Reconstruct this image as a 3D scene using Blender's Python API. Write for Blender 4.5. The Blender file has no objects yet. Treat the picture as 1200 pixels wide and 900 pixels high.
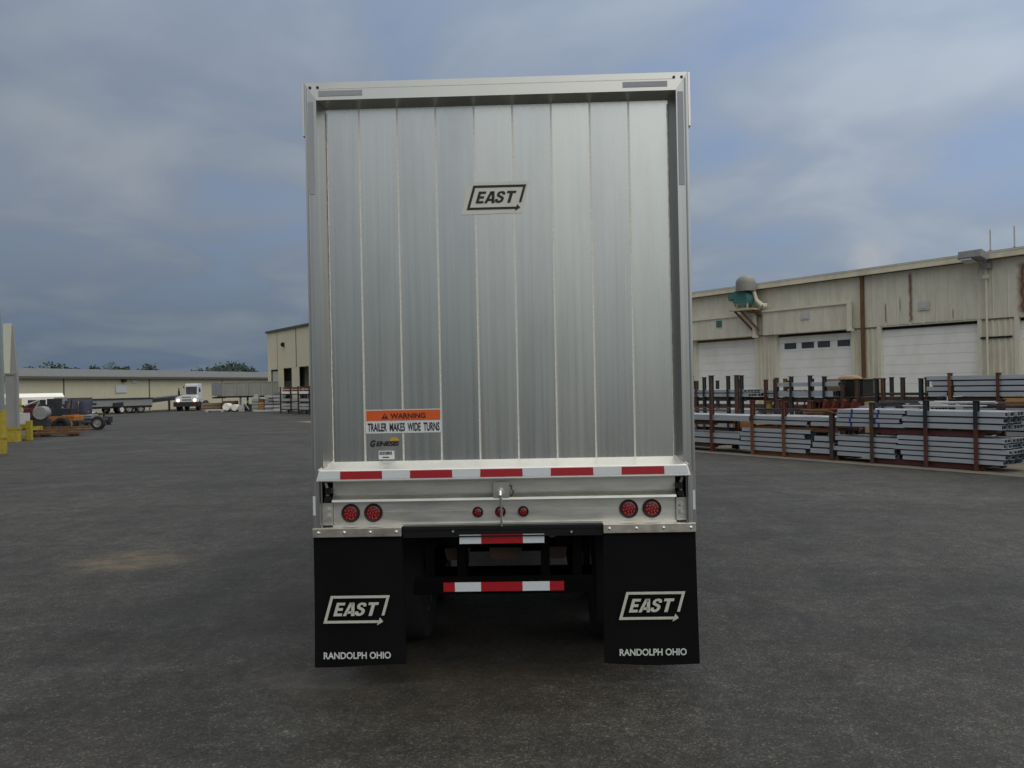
import bpy, bmesh, math, random
from math import radians, sin, cos, pi
from mathutils import Vector, Matrix
random.seed(7)
S = bpy.context.scene
C = S.collection
# ------------------------------------------------------------------ camera, sky, sun, exposure
cam = bpy.data.objects.new('camera', bpy.data.cameras.new('camera')); C.objects.link(cam)
cam.data.lens = 30.0; cam.data.sensor_width = 36.0; cam.data.clip_end = 5000; cam.data.clip_start = 0.05
cam.matrix_world = Matrix.Translation((0, 0, 2.04)) @ Matrix.Rotation(radians(90), 4, 'X') @ Matrix.Rotation(-0.02, 4, 'Z')
S.camera = cam
SUN_EL, SUN_AZ = 60.0, 70.0        # azimuth measured clockwise from +Y (ahead of the camera)
W = bpy.data.worlds.new('World'); S.world = W; W.use_nodes = True
nt = W.node_tree; nt.nodes.clear()
def N(t, tp, **k):
    n = t.nodes.new(tp)
    for a, v in k.items(): setattr(n, a, v)
    return n
def mth(t, op, a, b=None, c=None, clamp=False):
    n = N(t, 'ShaderNodeMath', operation=op); n.use_clamp = clamp
    for i, v in enumerate((a, b, c)):
        if v is None: continue
        if isinstance(v, (int, float)): n.inputs[i].default_value = v
        else: t.links.new(v, n.inputs[i])
    return n.outputs[0]
def mixc(t, f, a, b, bt='MIX'):
    n = N(t, 'ShaderNodeMix', data_type='RGBA', blend_type=bt)
    for i, v in ((0, f), (6, a), (7, b)):
        if isinstance(v, (int, float)): n.inputs[i].default_value = v
        elif isinstance(v, (tuple, list)): n.inputs[i].default_value = (*v[:3], 1)
        else: t.links.new(v, n.inputs[i])
    return n.outputs[2]
def ramp(t, f, stops):
    n = N(t, 'ShaderNodeValToRGB'); e = n.color_ramp.elements
    while len(e) < len(stops): e.new(0.5)
    for q, (p, c) in zip(e, stops):
        q.position = p; q.color = (*c[:3], 1) if isinstance(c, (tuple, list)) else (c, c, c, 1)
    t.links.new(f, n.inputs[0]); return n.outputs[0]
tc = N(nt, 'ShaderNodeTexCoord'); sp = N(nt, 'ShaderNodeSeparateXYZ'); nt.links.new(tc.outputs['Generated'], sp.inputs[0])
sky = N(nt, 'ShaderNodeTexSky', sky_type='NISHITA'); sky.sun_disc = False
sky.sun_elevation = radians(SUN_EL); sky.sun_rotation = radians(SUN_AZ); sky.air_density = 1.2; sky.dust_density = 2.0
skyc = mixc(nt, 1.0, sky.outputs[0], (0.085,)*3, 'MULTIPLY')
x, y, z = sp.outputs
zc = mth(nt, 'MAXIMUM', z, 0.0)
den = mth(nt, 'ADD', zc, 0.22)
cv = N(nt, 'ShaderNodeCombineXYZ')
nt.links.new(mth(nt, 'DIVIDE', x, den), cv.inputs[0]); nt.links.new(mth(nt, 'DIVIDE', y, den), cv.inputs[1])
nz = N(nt, 'ShaderNodeTexNoise'); nz.inputs['Scale'].default_value = 1.9; nz.inputs['Detail'].default_value = 6; nz.inputs['Roughness'].default_value = .47; nz.inputs['Distortion'].default_value = .35
nt.links.new(cv.outputs[0], nz.inputs['Vector'])
nz2 = N(nt, 'ShaderNodeTexNoise'); nz2.inputs['Scale'].default_value = 0.55; nz2.inputs['Detail'].default_value = 3
mp = N(nt, 'ShaderNodeVectorMath', operation='ADD'); nt.links.new(cv.outputs[0], mp.inputs[0]); mp.inputs[1].default_value = (3.1, 7.7, 1)
nt.links.new(mp.outputs[0], nz2.inputs['Vector'])
# overcast deck: luminance by height, tinted, brighter to the right and behind the camera
lum = ramp(nt, zc, [(0.0, (.120,.165,.225)), (0.07, (.170,.215,.270)), (0.2, (.250,.292,.350)), (0.42, (.275,.335,.430)), (0.7, (.77,.78,.77)), (1.0, (1.08,1.07,1.03))])
side = mth(nt, 'ADD', mth(nt, 'MULTIPLY', x, 0.42), 1.0)
back = mth(nt, 'ADD', mth(nt, 'MULTIPLY', mth(nt, 'MAXIMUM', mth(nt, 'MULTIPLY', y, -1.0), 0.0), 0.45), 1.0)
lum = mixc(nt, 1.0, lum, mth(nt, 'MULTIPLY', side, back), 'MULTIPLY')
lum = mixc(nt, mth(nt, 'SUBTRACT', 0.5, mth(nt, 'MULTIPLY', y, 0.9), clamp=True), lum, mixc(nt, 1.0, lum, (1.13,1.03,.86), 'MULTIPLY'))
lowb = mixc(nt, mth(nt, 'MULTIPLY', y, -3.0, clamp=True), (1,1,1), ramp(nt, zc, [(0.0, .45), (0.32, 1.0)]))  # added dark low band behind the camera, darkens what the rear panel reflects
lum = mixc(nt, 1.0, lum, lowb, 'MULTIPLY')
cl = ramp(nt, nz.outputs[0], [(0.34, (.77,.90,1.13)), (0.50, (.99,1.0,1.04)), (0.66, (1.26,1.22,1.16))])
lum = mixc(nt, 1.0, lum, cl, 'MULTIPLY')
lum = mixc(nt, 1.0, lum, ramp(nt, nz2.outputs[0], [(0.3, .98), (0.7, 1.18)]), 'MULTIPLY')
gd = N(nt, 'ShaderNodeVectorMath', operation='DOT_PRODUCT'); nt.links.new(tc.outputs['Generated'], gd.inputs[0]); gd.inputs[1].default_value = Vector((.48,-.78,.42)).normalized()
glow = mth(nt, 'MULTIPLY', mth(nt, 'POWER', mth(nt, 'MAXIMUM', gd.outputs['Value'], 0.0), 9.0), 1.0)   # added unseen sky glow behind and right, brightens the rear panel's reflections
lum = mixc(nt, 1.0, lum, mixc(nt, glow, (0,0,0), (1.0,.96,.88)), 'ADD')
thin = mth(nt, 'MULTIPLY', ramp(nt, nz.outputs[0], [(0.30, 1.0), (0.46, 0.0)]), 0.30)
final = mixc(nt, thin, lum, skyc)
cd_ = N(nt, 'ShaderNodeVectorMath', operation='DISTANCE'); nt.links.new(tc.outputs['Generated'], cd_.inputs[0]); cd_.inputs[1].default_value = Vector((.425,1,.138)).normalized()
n3 = N(nt, 'ShaderNodeTexNoise'); n3.inputs['Scale'].default_value = 26; n3.inputs['Detail'].default_value = 4; nt.links.new(tc.outputs['Generated'], n3.inputs['Vector'])
puff = mth(nt, 'MULTIPLY', mth(nt, 'SUBTRACT', mth(nt, 'ADD', .030, mth(nt, 'MULTIPLY', mth(nt, 'SUBTRACT', n3.outputs[0], .5), .06)), cd_.outputs['Value']), 45.0, clamp=True)
final = mixc(nt, mth(nt, 'MULTIPLY', puff, .65), final, (.42,.44,.47))
bg = N(nt, 'ShaderNodeBackground'); bg.inputs[1].default_value = 1.0
nt.links.new(final, bg.inputs[0]); wo = N(nt, 'ShaderNodeOutputWorld'); nt.links.new(bg.outputs[0], wo.inputs[0])
sl = bpy.data.lights.new('sun', 'SUN'); sl.energy = 0.5; sl.angle = radians(18); sl.color = (1, .95, .87)
sun = bpy.data.objects.new('sun', sl); C.objects.link(sun)
az = radians(SUN_AZ); el = radians(SUN_EL)
sdir = Vector((sin(az)*cos(el), cos(az)*cos(el), sin(el)))
sun.rotation_euler = (-sdir).to_track_quat('-Z', 'Y').to_euler()
S.view_settings.view_transform = 'Standard'; S.view_settings.look = 'None'
S.view_settings.exposure = 0.0; S.view_settings.gamma = 1.0
S.render.resolution_x = 1024; S.render.resolution_y = 768

# ------------------------------------------------------------------ materials
def mat(name, col, rough=.7, metal=0., var=.0, vs=3., streak=None, dirt=None, dirt_amt=.3, dirt_scale=1.5, bump=0., bscale=40., rvar=0., emit=None, estr=0., coat=0., spec=None, vmap=(1,1,1)):
    m = bpy.data.materials.new(name); m.use_nodes = True; t = m.node_tree
    b = t.nodes['Principled BSDF']; b.inputs['Roughness'].default_value = rough; b.inputs['Metallic'].default_value = metal
    if spec is not None: b.inputs['Specular IOR Level'].default_value = spec
    if coat: b.inputs['Coat Weight'].default_value = coat
    co = N(t, 'ShaderNodeTexCoord'); mpn = N(t, 'ShaderNodeMapping'); t.links.new(co.outputs['Object'], mpn.inputs[0])
    mpn.inputs['Scale'].default_value = vmap
    c = N(t, 'ShaderNodeRGB'); c.outputs[0].default_value = (*col, 1); out = c.outputs[0]
    if var or rvar:
        n = N(t, 'ShaderNodeTexNoise'); n.inputs['Scale'].default_value = vs; n.inputs['Detail'].default_value = 5; n.inputs['Roughness'].default_value = .6
        t.links.new(mpn.outputs[0], n.inputs['Vector'])
        if var: out = mixc(t, 1.0, out, ramp(t, n.outputs[0], [(.25, 1-var), (.75, 1+var)]), 'MULTIPLY')
        if rvar:
            r = N(t, 'ShaderNodeMapRange'); t.links.new(n.outputs[0], r.inputs[0]); r.inputs[1].default_value = .25; r.inputs[2].default_value = .75
            r.inputs[3].default_value = rough-rvar; r.inputs[4].default_value = rough+rvar; t.links.new(r.outputs[0], b.inputs['Roughness'])
    if dirt:
        n = N(t, 'ShaderNodeTexNoise'); n.inputs['Scale'].default_value = dirt_scale; n.inputs['Detail'].default_value = 6; n.inputs['Roughness'].default_value = .65
        mq = N(t, 'ShaderNodeMapping'); t.links.new(co.outputs['Object'], mq.inputs[0])
        mq.inputs['Scale'].default_value = streak or (1, 1, 1); t.links.new(mq.outputs[0], n.inputs['Vector'])
        out = mixc(t, mth(t, 'MULTIPLY', ramp(t, n.outputs[0], [(.45, 0), (.72, 1)]), dirt_amt), out, dirt)
    t.links.new(out, b.inputs['Base Color'])
    if bump:
        n = N(t, 'ShaderNodeTexNoise'); n.inputs['Scale'].default_value = bscale; n.inputs['Detail'].default_value = 4
        t.links.new(co.outputs['Object'], n.inputs['Vector'])
        bn = N(t, 'ShaderNodeBump'); bn.inputs['Strength'].default_value = bump; bn.inputs['Distance'].default_value = .01
        t.links.new(n.outputs[0], bn.inputs['Height']); t.links.new(bn.outputs[0], b.inputs['Normal'])
    if emit: b.inputs['Emission Color'].default_value = (*emit, 1); b.inputs['Emission Strength'].default_value = estr
    return m
M = {}
M['panel'] = mat('mill_aluminium_plank', (.64,.65,.63), .28, 1.0, var=.05, vs=1.0, rvar=.04, vmap=(34, 1, .35), dirt=(.48,.48,.46), dirt_amt=.35, dirt_scale=2.2, streak=(2,1,.5))
_t = M['panel'].node_tree; _b = _t.nodes['Principled BSDF']; _c = _b.inputs['Base Color'].links[0].from_socket
_o = N(_t, 'ShaderNodeTexCoord'); _s = N(_t, 'ShaderNodeSeparateXYZ'); _t.links.new(_o.outputs['Object'], _s.inputs[0])
_f = mth(_t, 'FLOOR', mth(_t, 'DIVIDE', mth(_t, 'ADD', _s.outputs[0], 3.627), .267))
_w = N(_t, 'ShaderNodeTexWhiteNoise', noise_dimensions='1D'); _t.links.new(_f, _w.inputs['W'])
_t.links.new(mixc(_t, 1.0, _c, ramp(_t, _w.outputs[0], [(0, (.82,.84,.87)), (.5, (.91,.92,.93)), (1, (1.0,1.0,.99))]), 'MULTIPLY'), _b.inputs['Base Color'])
M['frame'] = mat('aluminium_frame', (.66,.655,.62), .34, 1.0, var=.06, vs=5, rvar=.06, dirt=(.62,.58,.50), dirt_amt=.35, dirt_scale=5, streak=(1,1,1))
M['post'] = mat('aluminium_post', (.49,.495,.485), .33, 1.0, var=.12, vs=1.0, rvar=.06, vmap=(60, 1, .5))
M['shelf'] = mat('bright_aluminium', (.93,.93,.92), .45, .85, var=.04, vs=12, rvar=.05)
M['lamp_panel'] = mat('worn_aluminium', (.70,.69,.65), .42, 1.0, var=.10, vs=1.6, rvar=.07, vmap=(1.5, 1, 14), dirt=(.42,.42,.38), dirt_amt=.5, dirt_scale=3.5, streak=(1,1,5))
M['weld'] = mat('weld_bead', (.72,.70,.66), .6, .3, var=.2, vs=60)
M['weld_dark'] = mat('weld_seam', (.74,.71,.65), .55, .75, var=.15, vs=30)
M['strap'] = mat('stainless_strap', (.78,.74,.66), .33, 1.0, var=.12, vs=14, rvar=.07)
M['bolt'] = mat('zinc_bolt', (.8,.8,.8), .35, 1.0)
M['tape_grey'] = mat('grey_reflective_tape', (.34,.35,.39), .5, 0, var=.03, vs=40)
M['tape_white'] = mat('white_reflective_tape', (.60,.64,.68), .4, 0, var=.06, vs=60)
M['tape_red'] = mat('red_reflective_tape', (.34,.004,.012), .4, 0, var=.12, vs=60)
M['black'] = mat('black_painted_steel', (.007,.007,.008), .5, 0, var=.2, vs=20, spec=.3)
M['blackm'] = mat('black_frame_steel', (.0022,.0022,.0022), .8, spec=.06)
M['flap'] = mat('black_rubber_flap', (.0045,.0045,.0055), .75, 0, var=.15, vs=4, spec=.12, bump=.15, bscale=3)
M['rubber'] = mat('tyre_rubber', (.018,.018,.018), .85, 0, var=.2, vs=10, bump=.3, bscale=60)
M['rim'] = mat('wheel_aluminium', (.55,.56,.57), .4, 1.0, var=.1, vs=10)
M['decal'] = mat('silver_decal', (.62,.62,.57), .45, .2, var=.05, vs=10)
M['ink'] = mat('black_ink', (.008,.008,.008), .5)
M['flapprint'] = mat('white_flap_print', (.52,.53,.47), .6, 0, var=.10, vs=30)
M['flapprint2'] = mat('white_flap_lettering', (.58,.62,.60), .6, 0, var=.10, vs=30)
M['orange'] = mat('orange_warning', (.62,.10,.015), .5, 0, var=.03, vs=10)
M['signwhite'] = mat('white_sticker', (.62,.65,.68), .5)
M['darkbrown'] = mat('warning_lettering', (.05,.012,.004), .5)
M['yellowdecal'] = mat('amber_decal', (.55,.30,.03), .5)
M['lens'] = mat('red_lamp_lens', (.17,.002,.004), .25, 0, var=.35, vs=90, coat=.4)
M['led'] = mat('red_led_cap', (.30,.006,.010), .2, 0, coat=.5)
M['lampring'] = mat('lamp_grommet', (.01,.01,.01), .6)
# building
def stained(name, col, streaks, rough=.75, metal=0.):
    m = mat(name, col, rough, metal, var=.05, vs=1.2, dirt=(.24,.17,.09), dirt_amt=.26, dirt_scale=1.4, streak=(2.0,1,.45))
    t = m.node_tree; b = t.nodes['Principled BSDF']; base = b.inputs['Base Color'].links[0].from_socket
    co = N(t, 'ShaderNodeTexCoord'); s = N(t, 'ShaderNodeSeparateXYZ'); t.links.new(co.outputs['Object'], s.inputs[0])
    nn = N(t, 'ShaderNodeTexNoise'); nn.inputs['Scale'].default_value = 3; t.links.new(co.outputs['Object'], nn.inputs['Vector'])
    acc = None
    for (sx, w, z0, z1) in streaks:
        d = mth(t, 'ABSOLUTE', mth(t, 'ADD', mth(t, 'SUBTRACT', s.outputs[0], sx), mth(t, 'MULTIPLY', mth(t, 'SUBTRACT', nn.outputs[0], .5), w*1.2)))
        f = mth(t, 'SUBTRACT', 1.0, mth(t, 'DIVIDE', d, w), clamp=True)
        g1 = mth(t, 'MULTIPLY', mth(t, 'SUBTRACT', s.outputs[2], z0), 6.0, clamp=True)
        g2 = mth(t, 'MULTIPLY', mth(t, 'SUBTRACT', z1, s.outputs[2]), 6.0, clamp=True)
        f = mth(t, 'MULTIPLY', f, mth(t, 'MULTIPLY', g1, g2))
        acc = f if acc is None else mth(t, 'MAXIMUM', acc, f)
    if acc is not None: t.links.new(mixc(t, acc, base, (.13,.055,.02)), b.inputs['Base Color'])
    return m
M['wallup'] = stained('cream_cladding_upper', (.66,.64,.55), [(-.79,.13,4.35,6.65), (3.93,.28,4.35,6.5), (-2.0,.05,4.4,5.4), (-1.3,.04,4.9,5.6), (1.1,.04,4.35,4.9)])
M['walllow'] = mat('ribbed_cladding_lower', (.64,.61,.51), .75, 0, var=.05, vs=1.5, dirt=(.25,.18,.10), dirt_amt=.35, dirt_scale=1.5, streak=(2,1,.4))
M['fascia'] = mat('cream_fascia', (.72,.69,.56), .7, 0, var=.06, vs=2, dirt=(.3,.24,.16), dirt_amt=.3)
M['rooft'] = mat('roof_metal', (.35,.36,.36), .6, .3, var=.08, vs=1)
M['doorw'] = mat('white_sectional_door', (.88,.89,.88), .6, 0, var=.03, vs=2, dirt=(.50,.43,.33), dirt_amt=.25, dirt_scale=1.0, streak=(1,1,.6))
M['glass'] = mat('dark_window_glass', (.06,.07,.08), .15, 0, var=.3, vs=2)
M['trim'] = mat('pale_door_trim', (.66,.64,.54), .65, 0, var=.05, vs=4)
M['rust'] = mat('rusted_steel', (.15,.08,.035), .85, 0, var=.35, vs=5, dirt=(.09,.04,.02), dirt_amt=.6)
M['tan'] = mat('tan_steel', (.50,.42,.29), .7, 0, var=.15, vs=5, dirt=(.2,.1,.05), dirt_amt=.5, dirt_scale=4)
M['teal'] = mat('teal_painted_blower', (.05,.17,.165), .55, 0, var=.15, vs=6)
M['greydome'] = mat('grey_hood', (.22,.22,.21), .6, .2, var=.1, vs=3)
M['green'] = mat('green_sign', (.03,.16,.12), .6)
M['ventw'] = mat('pale_vent', (.50,.52,.54), .6)
M['galv'] = mat('galvanised_steel', (.42,.43,.43), .5, .6, var=.1, vs=6)
M['farwall'] = mat('far_tan_cladding', (.52,.49,.36), .8, 0, var=.04, vs=.6)
M['farwall2'] = mat('tan_cladding', (.62,.59,.46), .8, 0, var=.04, vs=.6)
M['farroof'] = mat('grey_standing_roof', (.29,.30,.31), .65, .1, var=.06, vs=.5)
M['dark'] = mat('dark_opening', (.01,.01,.012), .9)
M['darktrim'] = mat('dark_eave_trim', (.10,.095,.075), .8)
# racks and stock
M['alu'] = mat('aluminium_stock', (.50,.54,.59), .50, .45, var=.10, vs=2.0, rvar=.06, vmap=(.6,1,5))
M['alu2'] = mat('dull_aluminium_stock', (.47,.50,.53), .55, .4, var=.12, vs=2.5, vmap=(.6,1,5))
M['alu_shade'] = mat('shaded_stock', (.10,.105,.12), .6, .3, var=.3, vs=20)  # darker stock metal; shade in the hollow ends is put into its colour
M['spacer'] = mat('dark_spacer', (.014,.018,.045), .8)
M['redsteel'] = mat('red_primer_steel', (.095,.030,.022), .75, 0, var=.3, vs=8, dirt=(.07,.04,.03), dirt_amt=.6, dirt_scale=5)
M['orangesteel'] = mat('rust_orange_steel', (.17,.072,.035), .8, 0, var=.3, vs=8, dirt=(.10,.05,.03), dirt_amt=.5, dirt_scale=5)
M['brownsteel'] = mat('dark_brown_steel', (.055,.04,.032), .8, 0, var=.35, vs=8, dirt=(.14,.05,.03), dirt_amt=.5, dirt_scale=4)
M['blacksteel'] = mat('black_rack_steel', (.02,.022,.028), .7, 0, var=.3, vs=8)
M['wood'] = mat('pallet_timber', (.28,.20,.12), .85, 0, var=.25, vs=8, vmap=(1,8,8))
M['wood2'] = mat('orange_timber', (.48,.27,.10), .8, 0, var=.2, vs=8)
M['yellow'] = mat('yellow_paint', (.38,.30,.03), .6, 0, var=.15, vs=6, dirt=(.16,.11,.04), dirt_amt=.5, dirt_scale=5)
M['yellow2'] = mat('faded_yellow_paint', (.40,.38,.10), .7, 0, var=.2, vs=6)
M['maroon'] = mat('maroon_paint', (.10,.015,.02), .5, 0, var=.2, vs=6)
M['orangep'] = mat('orange_paint', (.34,.13,.02), .6, 0, var=.2, vs=6)
M['greyp'] = mat('grey_paint', (.22,.23,.24), .6, 0, var=.15, vs=5)
M['palegrey'] = mat('pale_grey_sheet', (.45,.46,.46), .6, 0, var=.1, vs=3)
M['whitep'] = mat('white_paint', (.72,.74,.76), .35, 0, var=.03, vs=3, coat=.2)
M['tarp'] = mat('white_tarpaulin', (.80,.79,.75), .6, 0, var=.05, vs=3)
M['bluestrap'] = mat('blue_strap', (.02,.06,.30), .6)
M['navy'] = mat('navy_wrap', (.03,.035,.07), .7, 0, var=.2, vs=5)
M['greenp'] = mat('grey_green_crate', (.30,.35,.30), .7, 0, var=.12, vs=5)
M['wingtop'] = mat('cream_panel_top', (.58,.57,.50), .7, 0, var=.05, vs=3)
M['wing'] = mat('grey_green_panel', (.20,.25,.235), .7, 0, var=.08, vs=3, dirt=(.12,.13,.12), dirt_amt=.4)
M['wing2'] = mat('grey_panel', (.27,.275,.27), .7, 0, var=.08, vs=3, dirt=(.14,.13,.12), dirt_amt=.4)
M['headlight'] = mat('lit_headlight', (.9,.9,.85), .3, emit=(1,.86,.68), estr=2.2)
M['marker'] = mat('red_marker', (.45,.02,.01), .4, emit=(1,.08,.03), estr=.6)
M['siding'] = mat('trailer_side_aluminium', (.52,.53,.53), .5, .8, var=.12, vs=1, vmap=(1,1,1))
M['bark'] = mat('bark', (.09,.07,.05), .9)
M['leaf'] = mat('leaves', (.035,.065,.025), .8, 0, var=.4, vs=.6)
M['leaf2'] = mat('far_leaves', (.03,.048,.04), .85, 0, var=.3, vs=.2)
M['grass'] = mat('rough_grass', (.06,.085,.03), .95, 0, var=.3, vs=.1)
M['concrete'] = mat('dusty_concrete', (.175,.16,.135), .9, 0, var=.15, vs=1.2, dirt=(.08,.075,.07), dirt_amt=.6, dirt_scale=.8, bump=.2)

def asphalt():
    m = bpy.data.materials.new('worn_asphalt'); m.use_nodes = True; t = m.node_tree; b = t.nodes['Principled BSDF']
    b.inputs['Specular IOR Level'].default_value = .36
    co = N(t, 'ShaderNodeTexCoord'); P = co.outputs['Object']
    def noise(sc, det=5, ro=.6, scale=(1,1,1), loc=(0,0,0), dist=0):
        mq = N(t, 'ShaderNodeMapping'); t.links.new(P, mq.inputs[0]); mq.inputs['Scale'].default_value = scale; mq.inputs['Location'].default_value = loc
        n = N(t, 'ShaderNodeTexNoise'); n.inputs['Scale'].default_value = sc; n.inputs['Detail'].default_value = det; n.inputs['Roughness'].default_value = ro
        n.inputs['Distortion'].default_value = dist; t.links.new(mq.outputs[0], n.inputs['Vector']); return n.outputs[0]
    c = ramp(t, noise(.22, 7, .62, dist=.4), [(.30, (.025,.0245,.0225)), (.50, (.038,.037,.033)), (.72, (.058,.056,.049))])
    c = mixc(t, 1.0, c, ramp(t, noise(1.7, 7, .7, scale=(1,.8,1), loc=(4,2,0), dist=.6), [(.32, .66), (.50, 1.0), (.70, 1.35)]), 'MULTIPLY')
    c = mixc(t, 1.0, c, ramp(t, noise(.9, 5, .6, scale=(.25,1.4,1), loc=(9,2,0)), [(.35, .80), (.65, 1.15)]), 'MULTIPLY')
    c = mixc(t, 1.0, c, ramp(t, noise(6.5, 6, .75, loc=(1,7,0), dist=.5), [(.32, .62), (.52, 1.0), (.70, 1.45)]), 'MULTIPLY')
    c = mixc(t, mth(t, 'MULTIPLY', ramp(t, noise(.55, 6, .7, loc=(31,15,0), dist=.5), [(.50, 0), (.66, 1)]), .30), c, (.055,.047,.040))
    c = mixc(t, mth(t, 'MULTIPLY', ramp(t, noise(2.2, 4, .6, scale=(1.6,.10,1), loc=(11,4,0), dist=.2), [(.60, 0), (.70, 1)]), .45), c, (.022,.022,.022))
    # oil and tyre darkened blotches
    c = mixc(t, mth(t, 'MULTIPLY', ramp(t, noise(.8, 6, .7, loc=(20,5,0), dist=.8), [(.56, 0), (.70, 1)]), .6), c, (.024,.022,.021))
    # aggregate
    v = N(t, 'ShaderNodeTexVoronoi'); v.inputs['Scale'].default_value = 85; t.links.new(P, v.inputs['Vector'])
    sv = N(t, 'ShaderNodeSeparateColor'); t.links.new(v.outputs['Color'], sv.inputs[0])
    c = mixc(t, 1.0, c, ramp(t, sv.outputs[0], [(0.0, .62), (.6, .98), (.90, 1.35), (1.0, 2.6)]), 'MULTIPLY')
    v2 = N(t, 'ShaderNodeTexVoronoi'); v2.inputs['Scale'].default_value = 26; t.links.new(P, v2.inputs['Vector'])
    sv2 = N(t, 'ShaderNodeSeparateColor'); t.links.new(v2.outputs['Color'], sv2.inputs[0])
    c = mixc(t, 1.0, c, ramp(t, sv2.outputs[0], [(0.0, .85), (.8, 1.05), (.97, 1.1), (1.0, 1.5)]), 'MULTIPLY')
    # cracks
    v3 = N(t, 'ShaderNodeTexVoronoi', feature='DISTANCE_TO_EDGE'); v3.inputs['Scale'].default_value = .28
    dn = N(t, 'ShaderNodeTexNoise'); dn.inputs['Scale'].default_value = 1.2; dn.inputs['Detail'].default_value = 6; t.links.new(P, dn.inputs['Vector'])
    va = N(t, 'ShaderNodeVectorMath', operation='MULTIPLY_ADD'); t.links.new(dn.outputs['Color'], va.inputs[0]); va.inputs[1].default_value = (1.6,)*3; t.links.new(P, va.inputs[2])
    t.links.new(va.outputs[0], v3.inputs['Vector'])
    cr = mth(t, 'MULTIPLY', ramp(t, v3.outputs['Distance'], [(0.0, 1), (.006, 0)]), ramp(t, noise(.3, 3, .5, loc=(3,8,0)), [(.44, 0), (.56, .8)]))
    c = mixc(t, cr, c, (.02,.019,.018))
    # sandy spill left of the trailer, pale scuff by the left flap, dark ground under the trailer
    s = N(t, 'ShaderNodeSeparateXYZ'); t.links.new(P, s.inputs[0])
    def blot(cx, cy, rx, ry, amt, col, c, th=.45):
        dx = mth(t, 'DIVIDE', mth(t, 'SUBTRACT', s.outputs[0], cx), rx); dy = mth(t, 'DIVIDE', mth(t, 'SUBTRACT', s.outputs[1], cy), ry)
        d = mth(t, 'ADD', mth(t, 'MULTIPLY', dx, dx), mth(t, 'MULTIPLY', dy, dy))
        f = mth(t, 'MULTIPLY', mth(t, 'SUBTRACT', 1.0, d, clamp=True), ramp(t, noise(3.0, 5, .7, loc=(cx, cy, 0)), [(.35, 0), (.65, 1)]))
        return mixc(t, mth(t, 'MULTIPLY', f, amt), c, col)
    c = blot(-4.7, 10.3, .85, .8, .8, (.17,.135,.085), c)
    c = blot(-1.45, 6.0, .5, .25, .5, (.12,.11,.10), c)
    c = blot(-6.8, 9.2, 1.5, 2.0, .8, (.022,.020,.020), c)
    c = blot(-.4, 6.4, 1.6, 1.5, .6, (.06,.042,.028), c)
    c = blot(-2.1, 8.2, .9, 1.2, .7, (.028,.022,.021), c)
    t.links.new(c, b.inputs['Base Color'])
    rr = N(t, 'ShaderNodeMapRange'); t.links.new(noise(1.2, 5), rr.inputs[0]); rr.inputs[3].default_value = .55; rr.inputs[4].default_value = .85; t.links.new(rr.outputs[0], b.inputs['Roughness'])
    bn = N(t, 'ShaderNodeBump'); bn.inputs['Strength'].default_value = .55; bn.inputs['Distance'].default_value = .006
    t.links.new(mth(t, 'ADD', v.outputs['Distance'], mth(t, 'MULTIPLY', noise(9, 5), 1.0)), bn.inputs['Height']); t.links.new(bn.outputs[0], b.inputs['Normal'])
    return m
M['asphalt'] = asphalt()

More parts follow.
